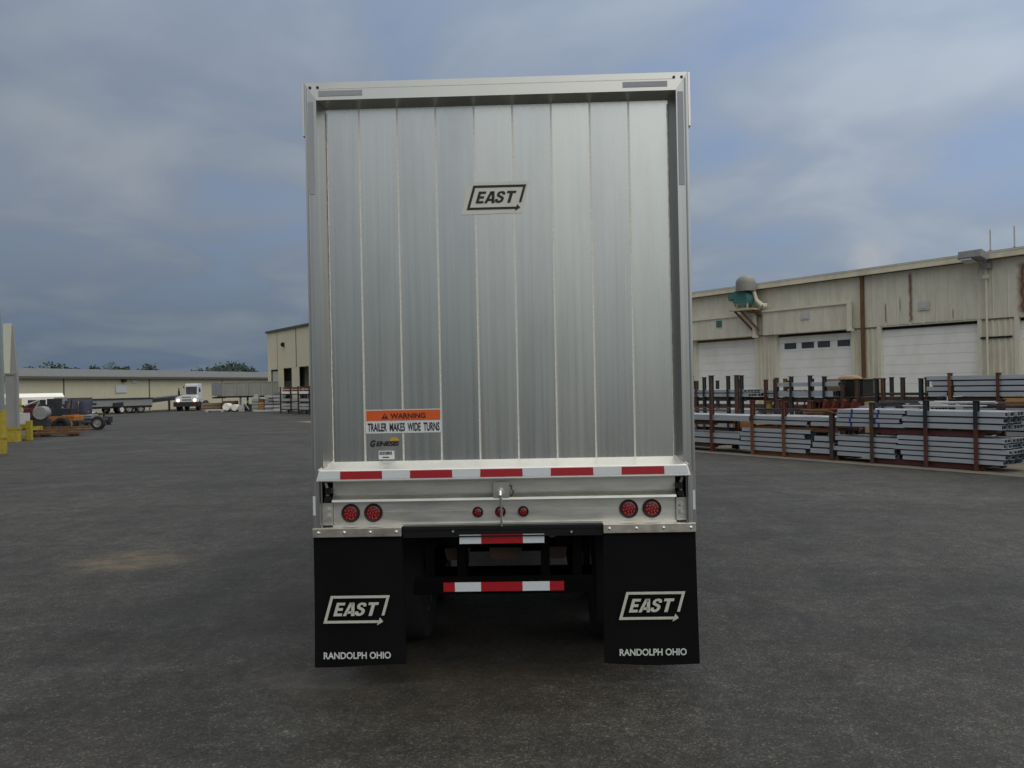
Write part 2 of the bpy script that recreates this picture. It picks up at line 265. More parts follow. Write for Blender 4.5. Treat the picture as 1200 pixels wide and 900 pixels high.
# ------------------------------------------------------------------ mesh helpers
class MB:
    def __init__(s): s.v = []; s.f = []; s.mi = []
    def add(s, vs, fs, mi=0):
        o = len(s.v); s.v += [tuple(v) for v in vs]; s.f += [tuple(o+i for i in f) for f in fs]; s.mi += [mi]*len(fs); return s
    def box(s, x0, x1, y0, y1, z0, z1, mi=0, rz=0, rx=0, ry=0):
        vs = [Vector((x, y, z)) for x in (x0, x1) for y in (y0, y1) for z in (z0, z1)]
        if rz or rx or ry:
            c = Vector(((x0+x1)/2, (y0+y1)/2, (z0+z1)/2)); R = Matrix.Rotation(rz, 3, 'Z') @ Matrix.Rotation(ry, 3, 'Y') @ Matrix.Rotation(rx, 3, 'X')
            vs = [c + R @ (v-c) for v in vs]
        return s.add(vs, [(0,1,3,2), (4,6,7,5), (0,4,5,1), (2,3,7,6), (0,2,6,4), (1,5,7,3)], mi)
    def tube(s, a, b, r, n=12, r2=None, mi=0, cap=True):
        a = Vector(a); b = Vector(b); d = (b-a).normalized(); u = d.orthogonal().normalized(); w = d.cross(u); r2 = r if r2 is None else r2
        vs = []
        for p, q in ((a, r), (b, r2)):
            for i in range(n):
                t = 2*pi*i/n; vs.append(p + (u*cos(t) + w*sin(t))*q)
        fs = [(i, (i+1) % n, n+(i+1) % n, n+i) for i in range(n)]
        if cap: fs += [tuple(reversed(range(n))), tuple(range(n, 2*n))]
        return s.add(vs, fs, mi)
    def lathe(s, prof, n=24, axis='X', c=(0,0,0), mi=0):
        vs = []
        for (h, r) in prof:
            for i in range(n):
                t = 2*pi*i/n; a, b = r*cos(t), r*sin(t)
                p = {'X': (h, a, b), 'Y': (a, h, b), 'Z': (a, b, h)}[axis]; vs.append((p[0]+c[0], p[1]+c[1], p[2]+c[2]))
        fs = []
        for k in range(len(prof)-1):
            for i in range(n): fs.append((k*n+i, k*n+(i+1) % n, (k+1)*n+(i+1) % n, (k+1)*n+i))
        return s.add(vs, fs, mi)
    def prism(s, pts, a0, a1, axis='Y', mi=0):      # polygon in the other two axes
        n = len(pts)
        def P(p, h): return {'X': (h, p[0], p[1]), 'Y': (p[0], h, p[1]), 'Z': (p[0], p[1], h)}[axis]
        vs = [P(p, a0) for p in pts] + [P(p, a1) for p in pts]
        return s.add(vs, [tuple(range(n)), tuple(reversed(range(n, 2*n)))] + [(i, n+i, n+(i+1) % n, (i+1) % n) for i in range(n)], mi)
    def sphere(s, c, r, n=12, m=8, sc=(1,1,1), mi=0, z0=-1):
        vs = []; fs = []
        for j in range(m+1):
            ph = -pi/2 + pi*j/m
            for i in range(n):
                t = 2*pi*i/n; vs.append((c[0]+r*sc[0]*cos(ph)*cos(t), c[1]+r*sc[1]*cos(ph)*sin(t), c[2]+r*sc[2]*sin(ph)))
        for j in range(m):
            for i in range(n): fs.append((j*n+i, j*n+(i+1) % n, (j+1)*n+(i+1) % n, (j+1)*n+i))
        return s.add(vs, fs, mi)
    def ribs(s, x0, x1, z0, z1, y, pitch=.30, w=.08, d=.03, mi=0):   # trapezoid-ribbed cladding facing -Y
        xs = []; x = x0
        while x < x1-1e-6:
            for dx, dy in ((0, 0), (pitch-w-.03, 0), (pitch-w, -d), (pitch-.03, -d)):
                if x+dx < x1: xs.append((x+dx, y+dy))
            x += pitch
        xs.append((x1, y)); n = len(xs)
        vs = [(a, b, z0) for a, b in xs] + [(a, b, z1) for a, b in xs]
        return s.add(vs, [(i, i+1, n+i+1, n+i) for i in range(n-1)], mi)
    def build(s, name, m, parent=None, smooth=False, bevel=0, loc=None, rot=None, label=None):
        me = bpy.data.meshes.new(name); me.from_pydata(s.v, [], s.f)
        ms = m if isinstance(m, (list, tuple)) else [m]
        for q in ms: me.materials.append(q)
        for p, i in zip(me.polygons, s.mi): p.material_index = i
        bm = bmesh.new(); bm.from_mesh(me); bmesh.ops.remove_doubles(bm, verts=bm.verts, dist=1e-6) if smooth else None
        bmesh.ops.recalc_face_normals(bm, faces=bm.faces); bm.to_mesh(me); bm.free()
        if smooth:
            for p in me.polygons: p.use_smooth = True
            me.set_sharp_from_angle(angle=radians(35))
        o = bpy.data.objects.new(name, me); C.objects.link(o)
        if parent: o.parent = parent
        if loc: o.location = loc
        if rot is not None: o.rotation_euler = (0, 0, rot)
        if bevel:
            b = o.modifiers.new('bevel', 'BEVEL'); b.width = bevel; b.segments = 2; b.limit_method = 'ANGLE'
        if label: o['label'] = label
        return o
def tag(o, label=None, cat=None, group=None, kind=None):
    for k, v in (('label', label), ('category', cat), ('group', group), ('kind', kind)):
        if v: o[k] = v
    return o
def thing(name, label, cat, loc=(0,0,0), rz=0, group=None):
    o = bpy.data.objects.new(name, None); C.objects.link(o); o.location = loc; o.rotation_euler = (0, 0, rz); o.empty_display_size = .3
    return tag(o, label, cat, group)
def copy_tree(o, parent=None):
    c = o.copy(); C.objects.link(c); c.parent = parent
    for ch in list(o.children): copy_tree(ch, c)
    return c
def text_mb(txt, x0, x1, z0, z1, y, bold=.02, shear=0., space=1.0):
    cu = bpy.data.curves.new('t', 'FONT'); cu.body = txt; cu.offset = bold; cu.shear = shear; cu.space_character = space; cu.resolution_u = 4; cu.fill_mode = 'FRONT'
    ob = bpy.data.objects.new('t', cu); C.objects.link(ob); bpy.context.view_layer.update()
    dg = bpy.context.evaluated_depsgraph_get(); me = bpy.data.meshes.new_from_object(ob.evaluated_get(dg))
    vs = [v.co.copy() for v in me.vertices]; fs = [tuple(p.vertices) for p in me.polygons]
    bpy.data.objects.remove(ob); bpy.data.curves.remove(cu); bpy.data.meshes.remove(me)
    ax, bx = min(v.x for v in vs), max(v.x for v in vs); ay, by = min(v.y for v in vs), max(v.y for v in vs)
    mb = MB(); mb.add([(x0+(v.x-ax)/(bx-ax)*(x1-x0), y, z0+(v.y-ay)/(by-ay)*(z1-z0)) for v in vs], fs); return mb

# ------------------------------------------------------------------ ground
g = MB(); g.add([(-1800,-600,-.06), (1800,-600,-.06), (1800,2600,-.06), (-1800,2600,-.06)], [(0,1,2,3)])
tag(g.build('ground', M['grass']), kind='structure')
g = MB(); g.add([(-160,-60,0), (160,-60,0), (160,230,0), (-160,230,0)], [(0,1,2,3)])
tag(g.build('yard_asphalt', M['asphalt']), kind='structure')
TH = radians(33.4); RW = -(pi/2-TH)
def row(s, off=0., z=0.):      # a point on the storage rows, s along (to the right), off towards the building
    return (9.15+.5505*s+.8348*off, 18.95-.8348*s+.5505*off, z)
g = MB(); g.add([(-40,-.42,.004), (14,-.42,.004), (14,15.0,.004), (-40,15.0,.004)], [(0,1,2,3)])
tag(g.build('concrete_apron', M['concrete'], loc=row(0), rot=RW), kind='structure')

# ------------------------------------------------------------------ the trailer
T = thing('box_trailer', 'tall silver aluminium box trailer parked with its riveted rear end facing us', 'trailer', (-.077, 5.79, 0), -.027)
T['label'] = 'tall silver aluminium box trailer seen from behind with black mud flaps'
b = MB(); b.box(-1.292, 1.292, .16, 14.6, 1.12, 4.10); b.build('body', M['siding'], T, bevel=.01)
# rear frame: flat outer face and splayed reveal
def frame_part(pts_out, pts_in, name):
    pass
m = MB()
ztop, zi, zp = 4.122, 4.002, 3.972; xo, xi, xp = 1.302, 1.222, 1.183
# top rail (mitred)
m.add([(-xo,0,ztop), (xo,0,ztop), (xi,0,zi), (-xi,0,zi)], [(3,2,1,0)])
m.add([(-xi,0,zi), (xi,0,zi), (xp,.118,zp), (-xp,.118,zp)], [(0,1,2,3)])
m.add([(-xo,0,ztop), (xo,0,ztop), (xo,.16,ztop), (-xo,.16,ztop)], [(0,1,2,3)])
m.build('top_rail', M['frame'], T)
for sx in (-1, 1):
    m = MB()
    m.add([(sx*xo,0,ztop-.001), (sx*xi,0,zi-.001), (sx*xi,0,1.40), (sx*xo,0,1.40)], [(0,1,2,3)])
    m.add([(sx*xi,0,zi-.001), (sx*xp,.118,zp), (sx*xp,.118,1.40), (sx*xi,0,1.40)], [(0,1,2,3)])
    m.add([(sx*xo,0,ztop), (sx*xo,.16,ztop), (sx*xo,.16,1.08), (sx*xo,0,1.08)], [(0,1,2,3)])
    m.box(sx*1.302, sx*1.252, .0, .05, 1.08, 1.401)
    m.box(sx*1.256, sx*1.246, .05, .16, 1.08, 1.401)
    m.tube((sx*1.283, -.001, 1.42), (sx*1.283, -.001, 4.08), .006, 6)     # extrusion bead
    m.build('corner_post', M['post'], T)
    m = MB(); m.box(sx*1.304, sx*1.318, .0, .14, 3.76, 4.12); m.tube((sx*1.318,.07,3.84), (sx*1.328,.07,3.84), .012, 8); m.tube((sx*1.318,.07,4.0), (sx*1.328,.07,4.0), .012, 8)
    m.build('corner_bracket', M['frame'], T)
    x0, x1 = (-1.278, -1.243) if sx < 0 else (1.232, 1.270)
    m = MB(); m.box(x0, x1, -.0045, -.001, 3.36, 3.99); m.build('side_tape', M['tape_grey'], T)
    m = MB(); m.box(*((-1.205, -.905) if sx < 0 else (.865, 1.165)), -.004, -.001, 4.028, 4.064); m.build('header_tape', M['tape_grey'], T)
    for k in (0, 1):
        xx = sx*(1.262-.052*k); m = MB(); m.tube((xx, -.004, 4.088), (xx, .002, 4.088), .010, 10); m.build('rail_hole', M['ink'], T)
    m = MB(); m.box(sx*1.297, sx*1.281, -.004, -.001, 1.17, 1.30); m.build('post_reflector', M['tape_white'], T)
m = MB(); m.box(-1.215, 1.215, -.002, .001, 4.077, 4.081); m.build('rail_groove', M['weld_dark'], T)
# rear planks with weld seams
m = MB(); m.box(-1.20, 1.20, .118, .155, 1.50, 3.99); P_ = m.build('rear_panel', M['panel'], T)
seams = [-.957+.267*k for k in range(8)]
m = MB()
for k, sx in enumerate(seams):
    m.box(sx-.0042, sx+.0042, .1155, .119, 1.51, 3.972); m.box(sx+.006, sx+.0085, .1170, .119, 1.51, 3.972)
m.build('plank_seam', M['weld'], P_)
r = random.Random(3)
for sx in (-1, 1):
    m = MB(); pts = []; zz = 1.525
    while zz < 3.965: pts.append((sx*(1.179+r.uniform(-.0012,.0012)), .1165, zz)); zz += .02
    for a_, b_ in zip(pts, pts[1:]): m.tube(a_, b_, .0045+r.uniform(-.001,.001), 6)
    m.build('weld_bead', M['weld'], P_)
def logo(parent, x0, x1, z0, z1, y, mt, name='emblem', bold=.045):
    w = x1-x0; h = z1-z0
    def p(u, v): return (x0+u*w, z0+v*h)
    tk = .036; sl = .12; tv = .095
    mb = MB()
    def quad(*q): mb.add([(a[0], y, a[1]) for a in q], [tuple(range(len(q)))])
    def sx(v): return sl*v
    quad(p(sx(0),0), p(sx(0)+tk*1.2,0), p(sx(1)+tk*1.2,1), p(sx(1),1))                     # left stroke
    quad(p(sx(1)+tk*1.2-.001,1), p(sx(1-tv)+tk*1.2,1-tv), p(1-sl*tv,1-tv), p(1,1))          # top bar
    quad(p(1-sl*tv-.001,1-tv), p(1-sl*.73,.27), p(1-sl*.73-tk*1.15,.27), p(1-sl*tv-tk*1.15,1-tv)) # right stroke
    quad(p(sx(0)+tk*1.2,0), p(.83,0), p(.83,tv), p(sx(tv)+tk*1.2,tv))                       # lower bar
    quad(p(.80,-.085), p(.895,tv/2), p(.845,.20))                                           # arrow head
    mb.build(name, mt, parent)
    # heavy slanted block letters E A S T
    lb = MB(); zb = z0+.262*h; H_ = .488*h; sh = .30*H_
    def gl(px0, wd, polys):
        for q in polys: lb.add([(px0+a*wd+sh*b_, y, zb+b_*H_) for a, b_ in q], [tuple(range(len(q)))])
    gl(x0+.150*w, .128*w, [[(0,0),(.36,0),(.36,1),(0,1)], [(.36,0),(.98,0),(.98,.20),(.36,.20)], [(.36,.40),(.90,.40),(.90,.60),(.36,.60)], [(.36,.80),(1,.80),(1,1),(.36,1)]])
    gl(x0+.300*w, .170*w, [[(-.05,0),(.24,0),(.53,1),(.26,1)], [(.53,.995),(.26,1),(.50,.60),(.53,.60)][:0] or [(.30,1),(.66,1),(.56,.72),(.42,.72)], [(.66,1),(.98,0),(.68,0),(.43,.86)], [(.17,.18),(.80,.18),(.74,.37),(.24,.37)]])
    c_ = [(1.0,.70),(.97,.86),(.80,.97),(.52,1.0),(.24,.96),(.06,.84),(.03,.70),(.12,.56),(.34,.48),(.60,.41),(.66,.31),(.58,.21),(.42,.19),(.32,.26),(.31,.34)]
    d_ = [(.68,.70),(.66,.78),(.60,.81),(.50,.82),(.40,.80),(.36,.75),(.38,.69),(.46,.64),(.68,.57),(.92,.48),(1.0,.32),(.92,.13),(.70,.02),(.38,0),(.0,.30)]
    d_ = [(.69,.70),(.66,.78),(.58,.82),(.50,.83),(.40,.81),(.35,.76),(.37,.70),(.46,.65),(.70,.58),(.93,.48),(1.0,.32),(.92,.13),(.66,.01),(.30,.01),(.0,.14)]
    e_ = [(.0,.33)]
    gl(x0+.462*w, .142*w, [[c_[k], c_[k+1], d_[k+1], d_[k]] for k in range(len(c_)-1)] + [[c_[-1], (0,.34), (0,.14), (.20,.04)][:3]])
    gl(x0+.628*w, .150*w, [[(.0,.80),(1,.80),(1,1),(0,1)], [(.33,0),(.67,0),(.67,.80),(.33,.80)]])
    lb.build('lettering', mt, parent)
m = MB(); m.add([(-.250,.1135,3.218), (.165,.1135,3.222), (.215,.1135,3.440), (-.205,.1135,3.440)], [(0,1,2,3)]); m.add([(-.250,.1145,3.218), (.165,.1145,3.222), (.215,.1145,3.440), (-.205,.1145,3.440)], [(3,2,1,0)])
D = m.build('maker_decal', M['decal'], T)
logo(D, -.216, .200, 3.250, 3.418, .111, M['ink'], bold=.06)
m = MB(); m.box(-.950, -.421, .1125, .1145, 1.716, 1.880); D = m.build('warning_sticker', M['signwhite'], T)
m = MB(); m.box(-.943, -.428, .1105, .1115, 1.803, 1.874); m.build('orange_band', M['orange'], D)
text_mb('WARNING', -.775, -.530, 1.816, 1.853, .109, .03).build('lettering', M['darkbrown'], D)
m = MB(); m.add([(-.836,.109,1.815), (-.790,.109,1.815), (-.813,.109,1.857)], [(0,1,2)]); m.build('warning_triangle', M['darkbrown'], D)
m = MB(); m.add([(-.8155,.108,1.827), (-.8105,.108,1.827), (-.809,.108,1.845), (-.817,.108,1.845)], [(0,1,2,3)]); m.box(-.8155,-.8105,.1075,.1085,1.819,1.824); m.build('exclamation_mark', M['orange'], D)
text_mb('TRAILER  MAKES  WIDE  TURNS', -.934, -.434, 1.728, 1.787, .110, .025).build('lettering', M['ink'], D)
m = MB(); r1 = .034
m.prism([(-.750+r1*cos(a*pi/8), 1.662+r1*.7*sin(a*pi/8)) for a in range(9)], .1135, .1150); m.build('sunrise_mark', M['yellowdecal'], T)
text_mb('G', -.921, -.882, 1.620, 1.669, .1130, .05, .25).build('decal_lettering', M['ink'], T)
text_mb('ENESIS', -.880, -.718, 1.626, 1.660, .1120, .045, .25).build('decal_lettering', M['ink'], T)
m = MB(); m.box(-.862, -.752, .1135, .1150, 1.535, 1.594); D = m.build('serial_sticker', M['signwhite'], T)
m = MB(); xx = -.855
while xx < -.775:
    wv = r.choice((.003,.005,.007)); m.box(xx, xx+wv, .1118, .1128, 1.566, 1.588); xx += wv+r.choice((.003,.004))
m.box(-.835,-.79,.1118,.1128,1.545,1.552); m.build('barcode', M['ink'], D)
# rear shelf bumper with tape
m = MB()
pr = [(1.181,.117,1.522), (1.246,-.03,1.477), (1.266,-.036,1.404), (1.255,-.02,1.398), (1.19,.118,1.40)]
vs = [(-a,b_,c) for a,b_,c in pr] + pr; n = 5
m.add(vs, [(i, i+1, n+i+1, n+i) for i in range(n-1)] + [tuple(range(n)), tuple(reversed(range(n, 2*n)))])
m.build('rear_shelf', M['shelf'], T, bevel=.003)
m = MB(); m.add([(-1.236,-.0345,1.470), (1.236,-.0345,1.470), (1.249,-.039,1.4165), (-1.249,-.039,1.4165)], [(0,1,2,3)]); m.build('reflective_tape', M['tape_white'], T)
for k in range(5):
    x0 = -1.098+.4755*k
    m = MB(); m.add([(x0,-.0365,1.4695), (x0+.283,-.0365,1.4695), (x0+.285,-.041,1.417), (x0-.002,-.041,1.417)], [(0,1,2,3)]); m.build('reflective_tape', M['tape_red'], T)
for sx in (-1, 1):
    m = MB(); m.tube((sx*1.181,.117,1.525), (sx*1.25,-.034,1.478), .006, 6); m.build('weld_bead', M['weld'], T)
# z rail and lamp panel
m = MB()
pr = [(.118,1.400), (.085,1.392), (.085,1.302), (.078,1.292), (.038,1.268), (.034,1.252), (.085,1.248), (.125,1.25)]
m.prism(pr, -1.178, 1.178, 'X'); m.build('lower_rail', M['lamp_panel'], T)
m = MB(); m.box(-1.178, 1.178, .086, .12, 1.088, 1.2475); m.box(-1.16, 1.16, .0835, .0862, 1.172, 1.175); m.box(-1.178, 1.178, .062, .086, 1.080, 1.092)
m.build('lamp_panel', M['lamp_panel'], T)
m = MB(); m.box(-1.246, 1.246, .125, .16, 1.08, 1.50); m.build('backing_plate', M['lamp_panel'], T)
def lamp(x, z, R, rad):
    m = MB(); m.lathe([(.088, R), (.070, R*1.0), (.064, R*.93), (.068, R*.80), (.085, R*.78)], 28, 'Y', (x, 0, z)); o = m.build('tail_lamp', M['lampring'], T, smooth=True)
    m = MB(); m.lathe([(.083, R*.80), (.074, R*.78), (.070, R*.60), (.069, .001)], 28, 'Y', (x, 0, z))
    for rr_, cnt in (((0, 1), (.32, 6), (.60, 10)) if R > .05 else ((0, 1), (.48, 6))):
        for q in range(cnt): t = 2*pi*q/cnt+.2; m.sphere((x+R*rr_*cos(t), .070, z+R*rr_*sin(t)), R*.12, 8, 5, (1,.8,1), 1)
    m.build('lens', [M['lens'], M['led']], o, smooth=True)
for x_ in (-1.058, -.900, .858, 1.016): lamp(x_, 1.170, .064, 0)
for x_ in (-.178, -.022, .135): lamp(x_, 1.163, .037, 0)
# centre lock plate, bolt, rod, chain
m = MB(); m.box(-.068, .042, .026, .034, 1.268, 1.374); o = m.build('lock_plate', M['frame'], T, bevel=.003)
m = MB(); m.tube((-.016,.03,1.306), (-.016,-.012,1.306), .022, 6); m.tube((-.016,-.01,1.314), (-.016,-.028,1.285), .014, 10); m.build('lock_bolt', M['bolt'], o)
m = MB(); m.tube((-.014,-.02,1.30), (-.012,.01,1.075), .008, 8); m.build('lock_rod', M['bolt'], o, smooth=True)
m = MB(); pts = [(.046,.02,1.35), (.062,.02,1.345), (.057,.02,1.325), (.072,.02,1.31), (.066,.02,1.288), (.05,.02,1.28)]
for a_, b_ in zip(pts, pts[1:]): m.tube(a_, b_, .0035, 6)
m.build('lock_chain', M['black'], o)
# hook pockets left and right
for sx in (-1, 1):
    m = MB(); m.box(sx*1.180, sx*1.246, .10, .124, 1.09, 1.395); m.build('pocket', M['blackm'], T)
    m = MB()
    arc = [(sx*(1.224-.016*sin(t/12*pi)), .055, 1.385-.13*t/12) for t in range(13)]
    for a_, b_ in zip(arc, arc[1:]): m.tube(a_, b_, .011, 8)
    m.build('hook_bar', M['galv'], T, smooth=True)
    m = MB(); m.tube((sx*1.198,.02,1.33), (sx*1.198,.09,1.33), .024, 14); m.tube((sx*1.205,.02,1.275), (sx*1.205,.09,1.275), .022, 14); m.build('roller', M['black'], T)
    m = MB(); m.box(sx*1.180, sx*1.246, .06, .099, 1.092, 1.245); m.tube((sx*1.212,.055,1.20), (sx*1.212,.035,1.20), .012, 6); m.tube((sx*1.212,.055,1.155), (sx*1.212,.035,1.155), .015, 6); m.build('hook_bracket', M['lamp_panel'], T)
# mud flaps
for sx in (-1, 1):
    a, b2 = (-1.303, -.695) if sx < 0 else (.675, 1.297)
    m = MB(); m.box(a, b2, -.012, .03, 1.020, 1.080); m.box(a, b2, .03, .11, 1.074, 1.080); st = m.build('flap_strap', M['strap'], T, bevel=.002)
    for k in range(4):
        xx = a+.04+(b2-a-.075)*k/3; q = MB(); q.sphere((xx, -.012, 1.050), .012, 10, 6, (1,.6,1)); q.tube((xx,-.011,1.05),(xx,-.014,1.05),.017,12); q.build('rivet', M['bolt'], st, smooth=True)
    m = MB(); nx, nzs = 14, 22; fr = []; 
    def fy(i, j, a=a, b2=b2, sx=sx):
        u = i/nx; v = j/nzs
        xx = a+(b2-a)*u; ww = .010*v*(2*u-1) + (.004*v if sx < 0 else 0); dz = .009*sin(u*4.2+sx*2)*v
        return (xx+ww, .012+.018*sin(v*2.2)*(.6+.4*cos(u*7+sx)) - .02*v*v - (.006 if abs(v-.385) < .02 else 0), 1.022-(.888+.004*sx)*v + dz)
    vs = [fy(i, j) for j in range(nzs+1) for i in range(nx+1)]; k = len(vs)
    vs += [(p[0], p[1]+.010, p[2]) for p in vs]
    fs = []
    for j in range(nzs):
        for i in range(nx):
            q = j*(nx+1)+i; f = (q, q+1, q+nx+2, q+nx+1); fs += [f, tuple(reversed([w_+k for w_ in f]))]
    bd = [i for i in range(nx)] ; 
    for i in range(nx):
        q = nzs*(nx+1)+i; fs.append((q, q+1, q+1+k, q+k))
    for j in range(nzs):
        for q0 in (0, nx): q = j*(nx+1)+q0; fs.append((q, q+nx+1, q+nx+1+k, q+k))
    m.add(vs, fs); fl = m.build('mud_flap', M['flap'], T, smooth=True)
    lx0, lx1 = (-1.238, -.780) if sx < 0 else (.766, 1.215)
    logo(fl, lx0, lx1, .437, .624, -.022, M['flapprint'], bold=.06)
    text_mb('RANDOLPH OHIO', lx0, lx1, .196, .243, -.028, .025).build('lettering', M['flapprint2'], fl)
# black underbody
m = MB(); m.box(-.69, .672, .02, .12, 1.055, 1.078); m.box(-.69, .672, .03, .045, 1.006, 1.055); m.box(-.69, .672, .006, .03, 1.006, 1.014); m.build('rear_crossmember', M['black'], T)
m = MB(); m.tube((.46,.006,1.03),(.46,.03,1.03),.008,6); m.tube((-.345,.004,1.045),(-.345,.03,1.045),.008,6); m.build('crossmember_bolt', M['bolt'], T)
m = MB(); m.box(-.305, .277, .022, .0285, .953, 1.021); tp = m.build('upper_marker_bar', M['black'], T)
for a_, b_, mm in ((-.303,-.155,'tape_white'), (-.155,.130,'tape_red'), (.130,.275,'tape_white')):
    m = MB(); m.box(a_, b_, .018, .0215, .957, 1.018); m.build('reflective_tape', M[mm], tp)
m = MB(); m.box(-.62, .60, -.01, .10, .62, .716); m.box(-.62,.60,.0,.09,.716,.722); bb = m.build('underride_bar', M['blackm'], T, bevel=.006)
for a_, b_, mm in ((-.415,-.337,'tape_red'), (-.337,-.160,'tape_white'), (-.160,.122,'tape_red'), (.122,.305,'tape_white'), (.305,.402,'tape_red')):
    m = MB(); m.box(a_, b_, -.0145, -.0115, .640, .702); m.build('reflective_tape', M[mm], bb)
m = MB()
for xx in (-.52, -.30, .28, .50): m.box(xx-.03, xx+.03, .10, .14, .62, 1.06)
for xx in (-.30, .28): m.add([(xx-.03,.14,1.0),(xx+.03,.14,1.0),(xx+.03,.9,1.0),(xx-.03,.9,1.0),(xx-.03,.14,.66),(xx+.03,.14,.66)], [(4,5,2,3),(4,3,0),(5,1,2)])
m.build('bar_hanger', M['blackm'], T)
m = MB()
for xx in (-.50, .44): m.box(xx, xx+.08, .18, 13.8, .96, 1.12)
for k in range(23): m.box(-1.2, 1.2, .3+k*.6, .38+k*.6, 1.03, 1.119)
m.build('chassis_frame', M['blackm'], T)
for x0, x1 in ((-.42,-.27), (-.10,.10), (.27,.42)):
    m = MB(); m.prism([(x0,.79),(x1,.79),(x1+.02,.875),(x0-.02,.875)], .30, .31, 'Y'); m.build('hanger_plate', M['brownsteel'], T)
for yy in (1.15, 2.40):
    m = MB(); m.tube((-1.02, yy, .50), (1.02, yy, .50), .064, 16); m.box(-.6,-.5,yy-.45,yy+.3,.62,.72); m.box(.46,.56,yy-.45,yy+.3,.62,.72)
    m.build('axle', M['blackm'], T)
    for xx in (-.50, .50): m = MB(); m.lathe([(.70,.0),(.70,.12),(.78,.13),(.88,.11),(.96,.13),(.96,0)], 16, 'Z', (xx, yy+.2, 0)); m.build('air_spring', M['rubber'], T)
    for sx in (-1, 1):
        for xc in (.78, 1.10):
            c = (sx*xc, yy, .505); w_ = .135
            m = MB(); m.lathe([(-w_*.85,.29), (-w_,.33), (-w_*1.0,.46), (-w_*.85,.498), (-w_*.5,.505), (w_*.5,.505), (w_*.85,.498), (w_,.46), (w_,.33), (w_*.85,.29)], 40, 'X', c)
            wh = m.build('tyre', M['rubber'], T, smooth=True)
            m = MB(); q = w_*.85; s2 = -1 if xc < 1 else 1
            m.lathe([(-q,.292),(-q,.27),(-q*.6,.25),(q*.6,.25),(q,.27),(q,.292)], 32, 'X', c)
            m.lathe([(s2*sx*.02,.25),(s2*sx*.04,.12),(s2*sx*.09,.09),(s2*sx*.09,0.001)], 24, 'X', c); m.build('rim', M['rim'], wh, smooth=True)
m = MB()
for xx in (-.55, .55): m.box(xx-.07, xx+.07, 11.2, 11.34, .06, 1.1); m.box(xx-.15, xx+.15, 11.1, 11.44, .0, .05)
m.build('landing_gear', M['greyp'], T)

# ------------------------------------------------------------------ right-hand workshop
WO = (18.1, 37.0, 0)
B = thing('workshop_building', 'long cream metal workshop with white roll doors and rust streaks at right', 'building', WO, RW)
SL, SR = -44., 16.
doors = [(-13.8,-9.55), (-8.13,-3.80), (-2.27,2.12), (3.75,8.1), (-20.2,-15.6), (-27.2,-22.8)]
doors.sort(); HD = 4.26
m = MB(); m.ribs(SL, SR, 4.30, 6.72, 0, .60, .05, .018); 
up = m.build('upper_wall', M['wallup'], B)
e = SL
for d0, d1 in doors+[(SR+.18, 0)]:
    m = MB(); m.ribs(e, d0-.18, 0, 4.30, .02, .24, .09, .03); m.build('lower_wall', M['walllow'], B); e = d1+.18
m = MB(); m.box(SL, SR, .35, 30, 0, 6.6); m.build('inner_wall', M['walllow'], B)
m = MB(); m.prism([(-.32,6.98),(30.3,6.98),(30.3,7.1),(15,8.6),(-.32,7.03)], SL-.3, SR+.3, 'X'); m.build('roof', M['rooft'], B)
m = MB(); m.box(SL-.3, SR+.3, -.34, -.20, 6.72, 6.98); m.box(SL-.3, SR+.3, -.36, -.30, 6.955, 6.99)
for xx in range(int(SL), int(SR), 6): m.box(xx+.8, xx+.84, -.348, -.2, 6.72, 6.98)
m.build('fascia', M['fascia'], B)
m = MB(); m.box(SL, SR, -.20, .0, 6.70, 6.76); m.build('soffit', M['darktrim'], B)
e = SL
for d0, d1 in doors+[(SR+.18, 0)]: m = MB(); m.box(e, d0-.18, -.03, .04, 4.27, 4.32); m.build('girt_flashing', M['darktrim'], B); e = d1+.18
for i, (d0, d1) in enumerate(doors):
    m = MB(); nsec = 10
    for k in range(nsec):
        z0 = k*HD/nsec; m.box(d0, d1, .20, .25, z0+.004, z0+HD/nsec-.004)
    dr = m.build('garage_door', M['doorw'], B)
    if abs(d0+8.13) < .01:
        for a_, b_ in ((-7.80,-7.08), (-6.75,-6.02), (-5.80,-5.10), (-4.68,-4.0)):
            m = MB(); m.box(a_, b_, .185, .192, 3.53, 3.83); m.build('window_pane', M['glass'], dr)
    m = MB(); m.box(d0-.18, d0, -.02, .24, 0, HD+.02); m.box(d1, d1+.18, -.02, .24, 0, HD+.02); m.box(d0-.18, d1+.18, .0, .24, HD+.02, HD+.10); m.build('door_frame', M['trim'], B)
    m = MB(); m.box(d0, d1, .14, .24, HD-.10, HD+.02); m.build('door_head_seal', M['dark'] if i != 2 else M['rust'], B)
# boxed headers over two doors
for (a_, b_, z1) in ((-16.0,-9.35,5.42), (-8.75,-3.72,5.52)):
    m = MB(); m.ribs(a_, b_, 4.30, z1, -.30, .75, .04, .012); m.box(a_, b_, -.30, -.02, z1, z1+.05); m.box(a_, b_, -.29, -.02, 4.29, 4.33)
    m.box(b_-.02, b_, -.30, -.02, 4.30, z1); m.build('door_header', M['wallup'], B)
    m = MB(); m.box(b_-.02, b_+.16, -.40, -.26, 4.25, z1+.02); m.box(a_, b_+.16, -.38, -.30, z1-.04, z1+.08); m.box(b_-.02, b_+.26, -.42, -.24, 4.20, 4.30); m.build('header_gutter', M['trim'], B)
m = MB(); m.box(-3.20, -3.05, -.14, -.02, 0, 6.72); m.build('downspout', M['rust'], B, label='rust brown downspout on the cream wall')
m = MB(); m.box(2.25, 3.5, -.05, .0, 3.50, 3.58); m.build('wall_bracket', M['dark'], B)
m = MB(); m.box(-6.36, -5.9, -.34, -.315, 4.92, 5.25); m.box(-6.28,-5.98,-.35,-.34,4.98,5.19); m.build('wall_vent', M['ventw'], B)
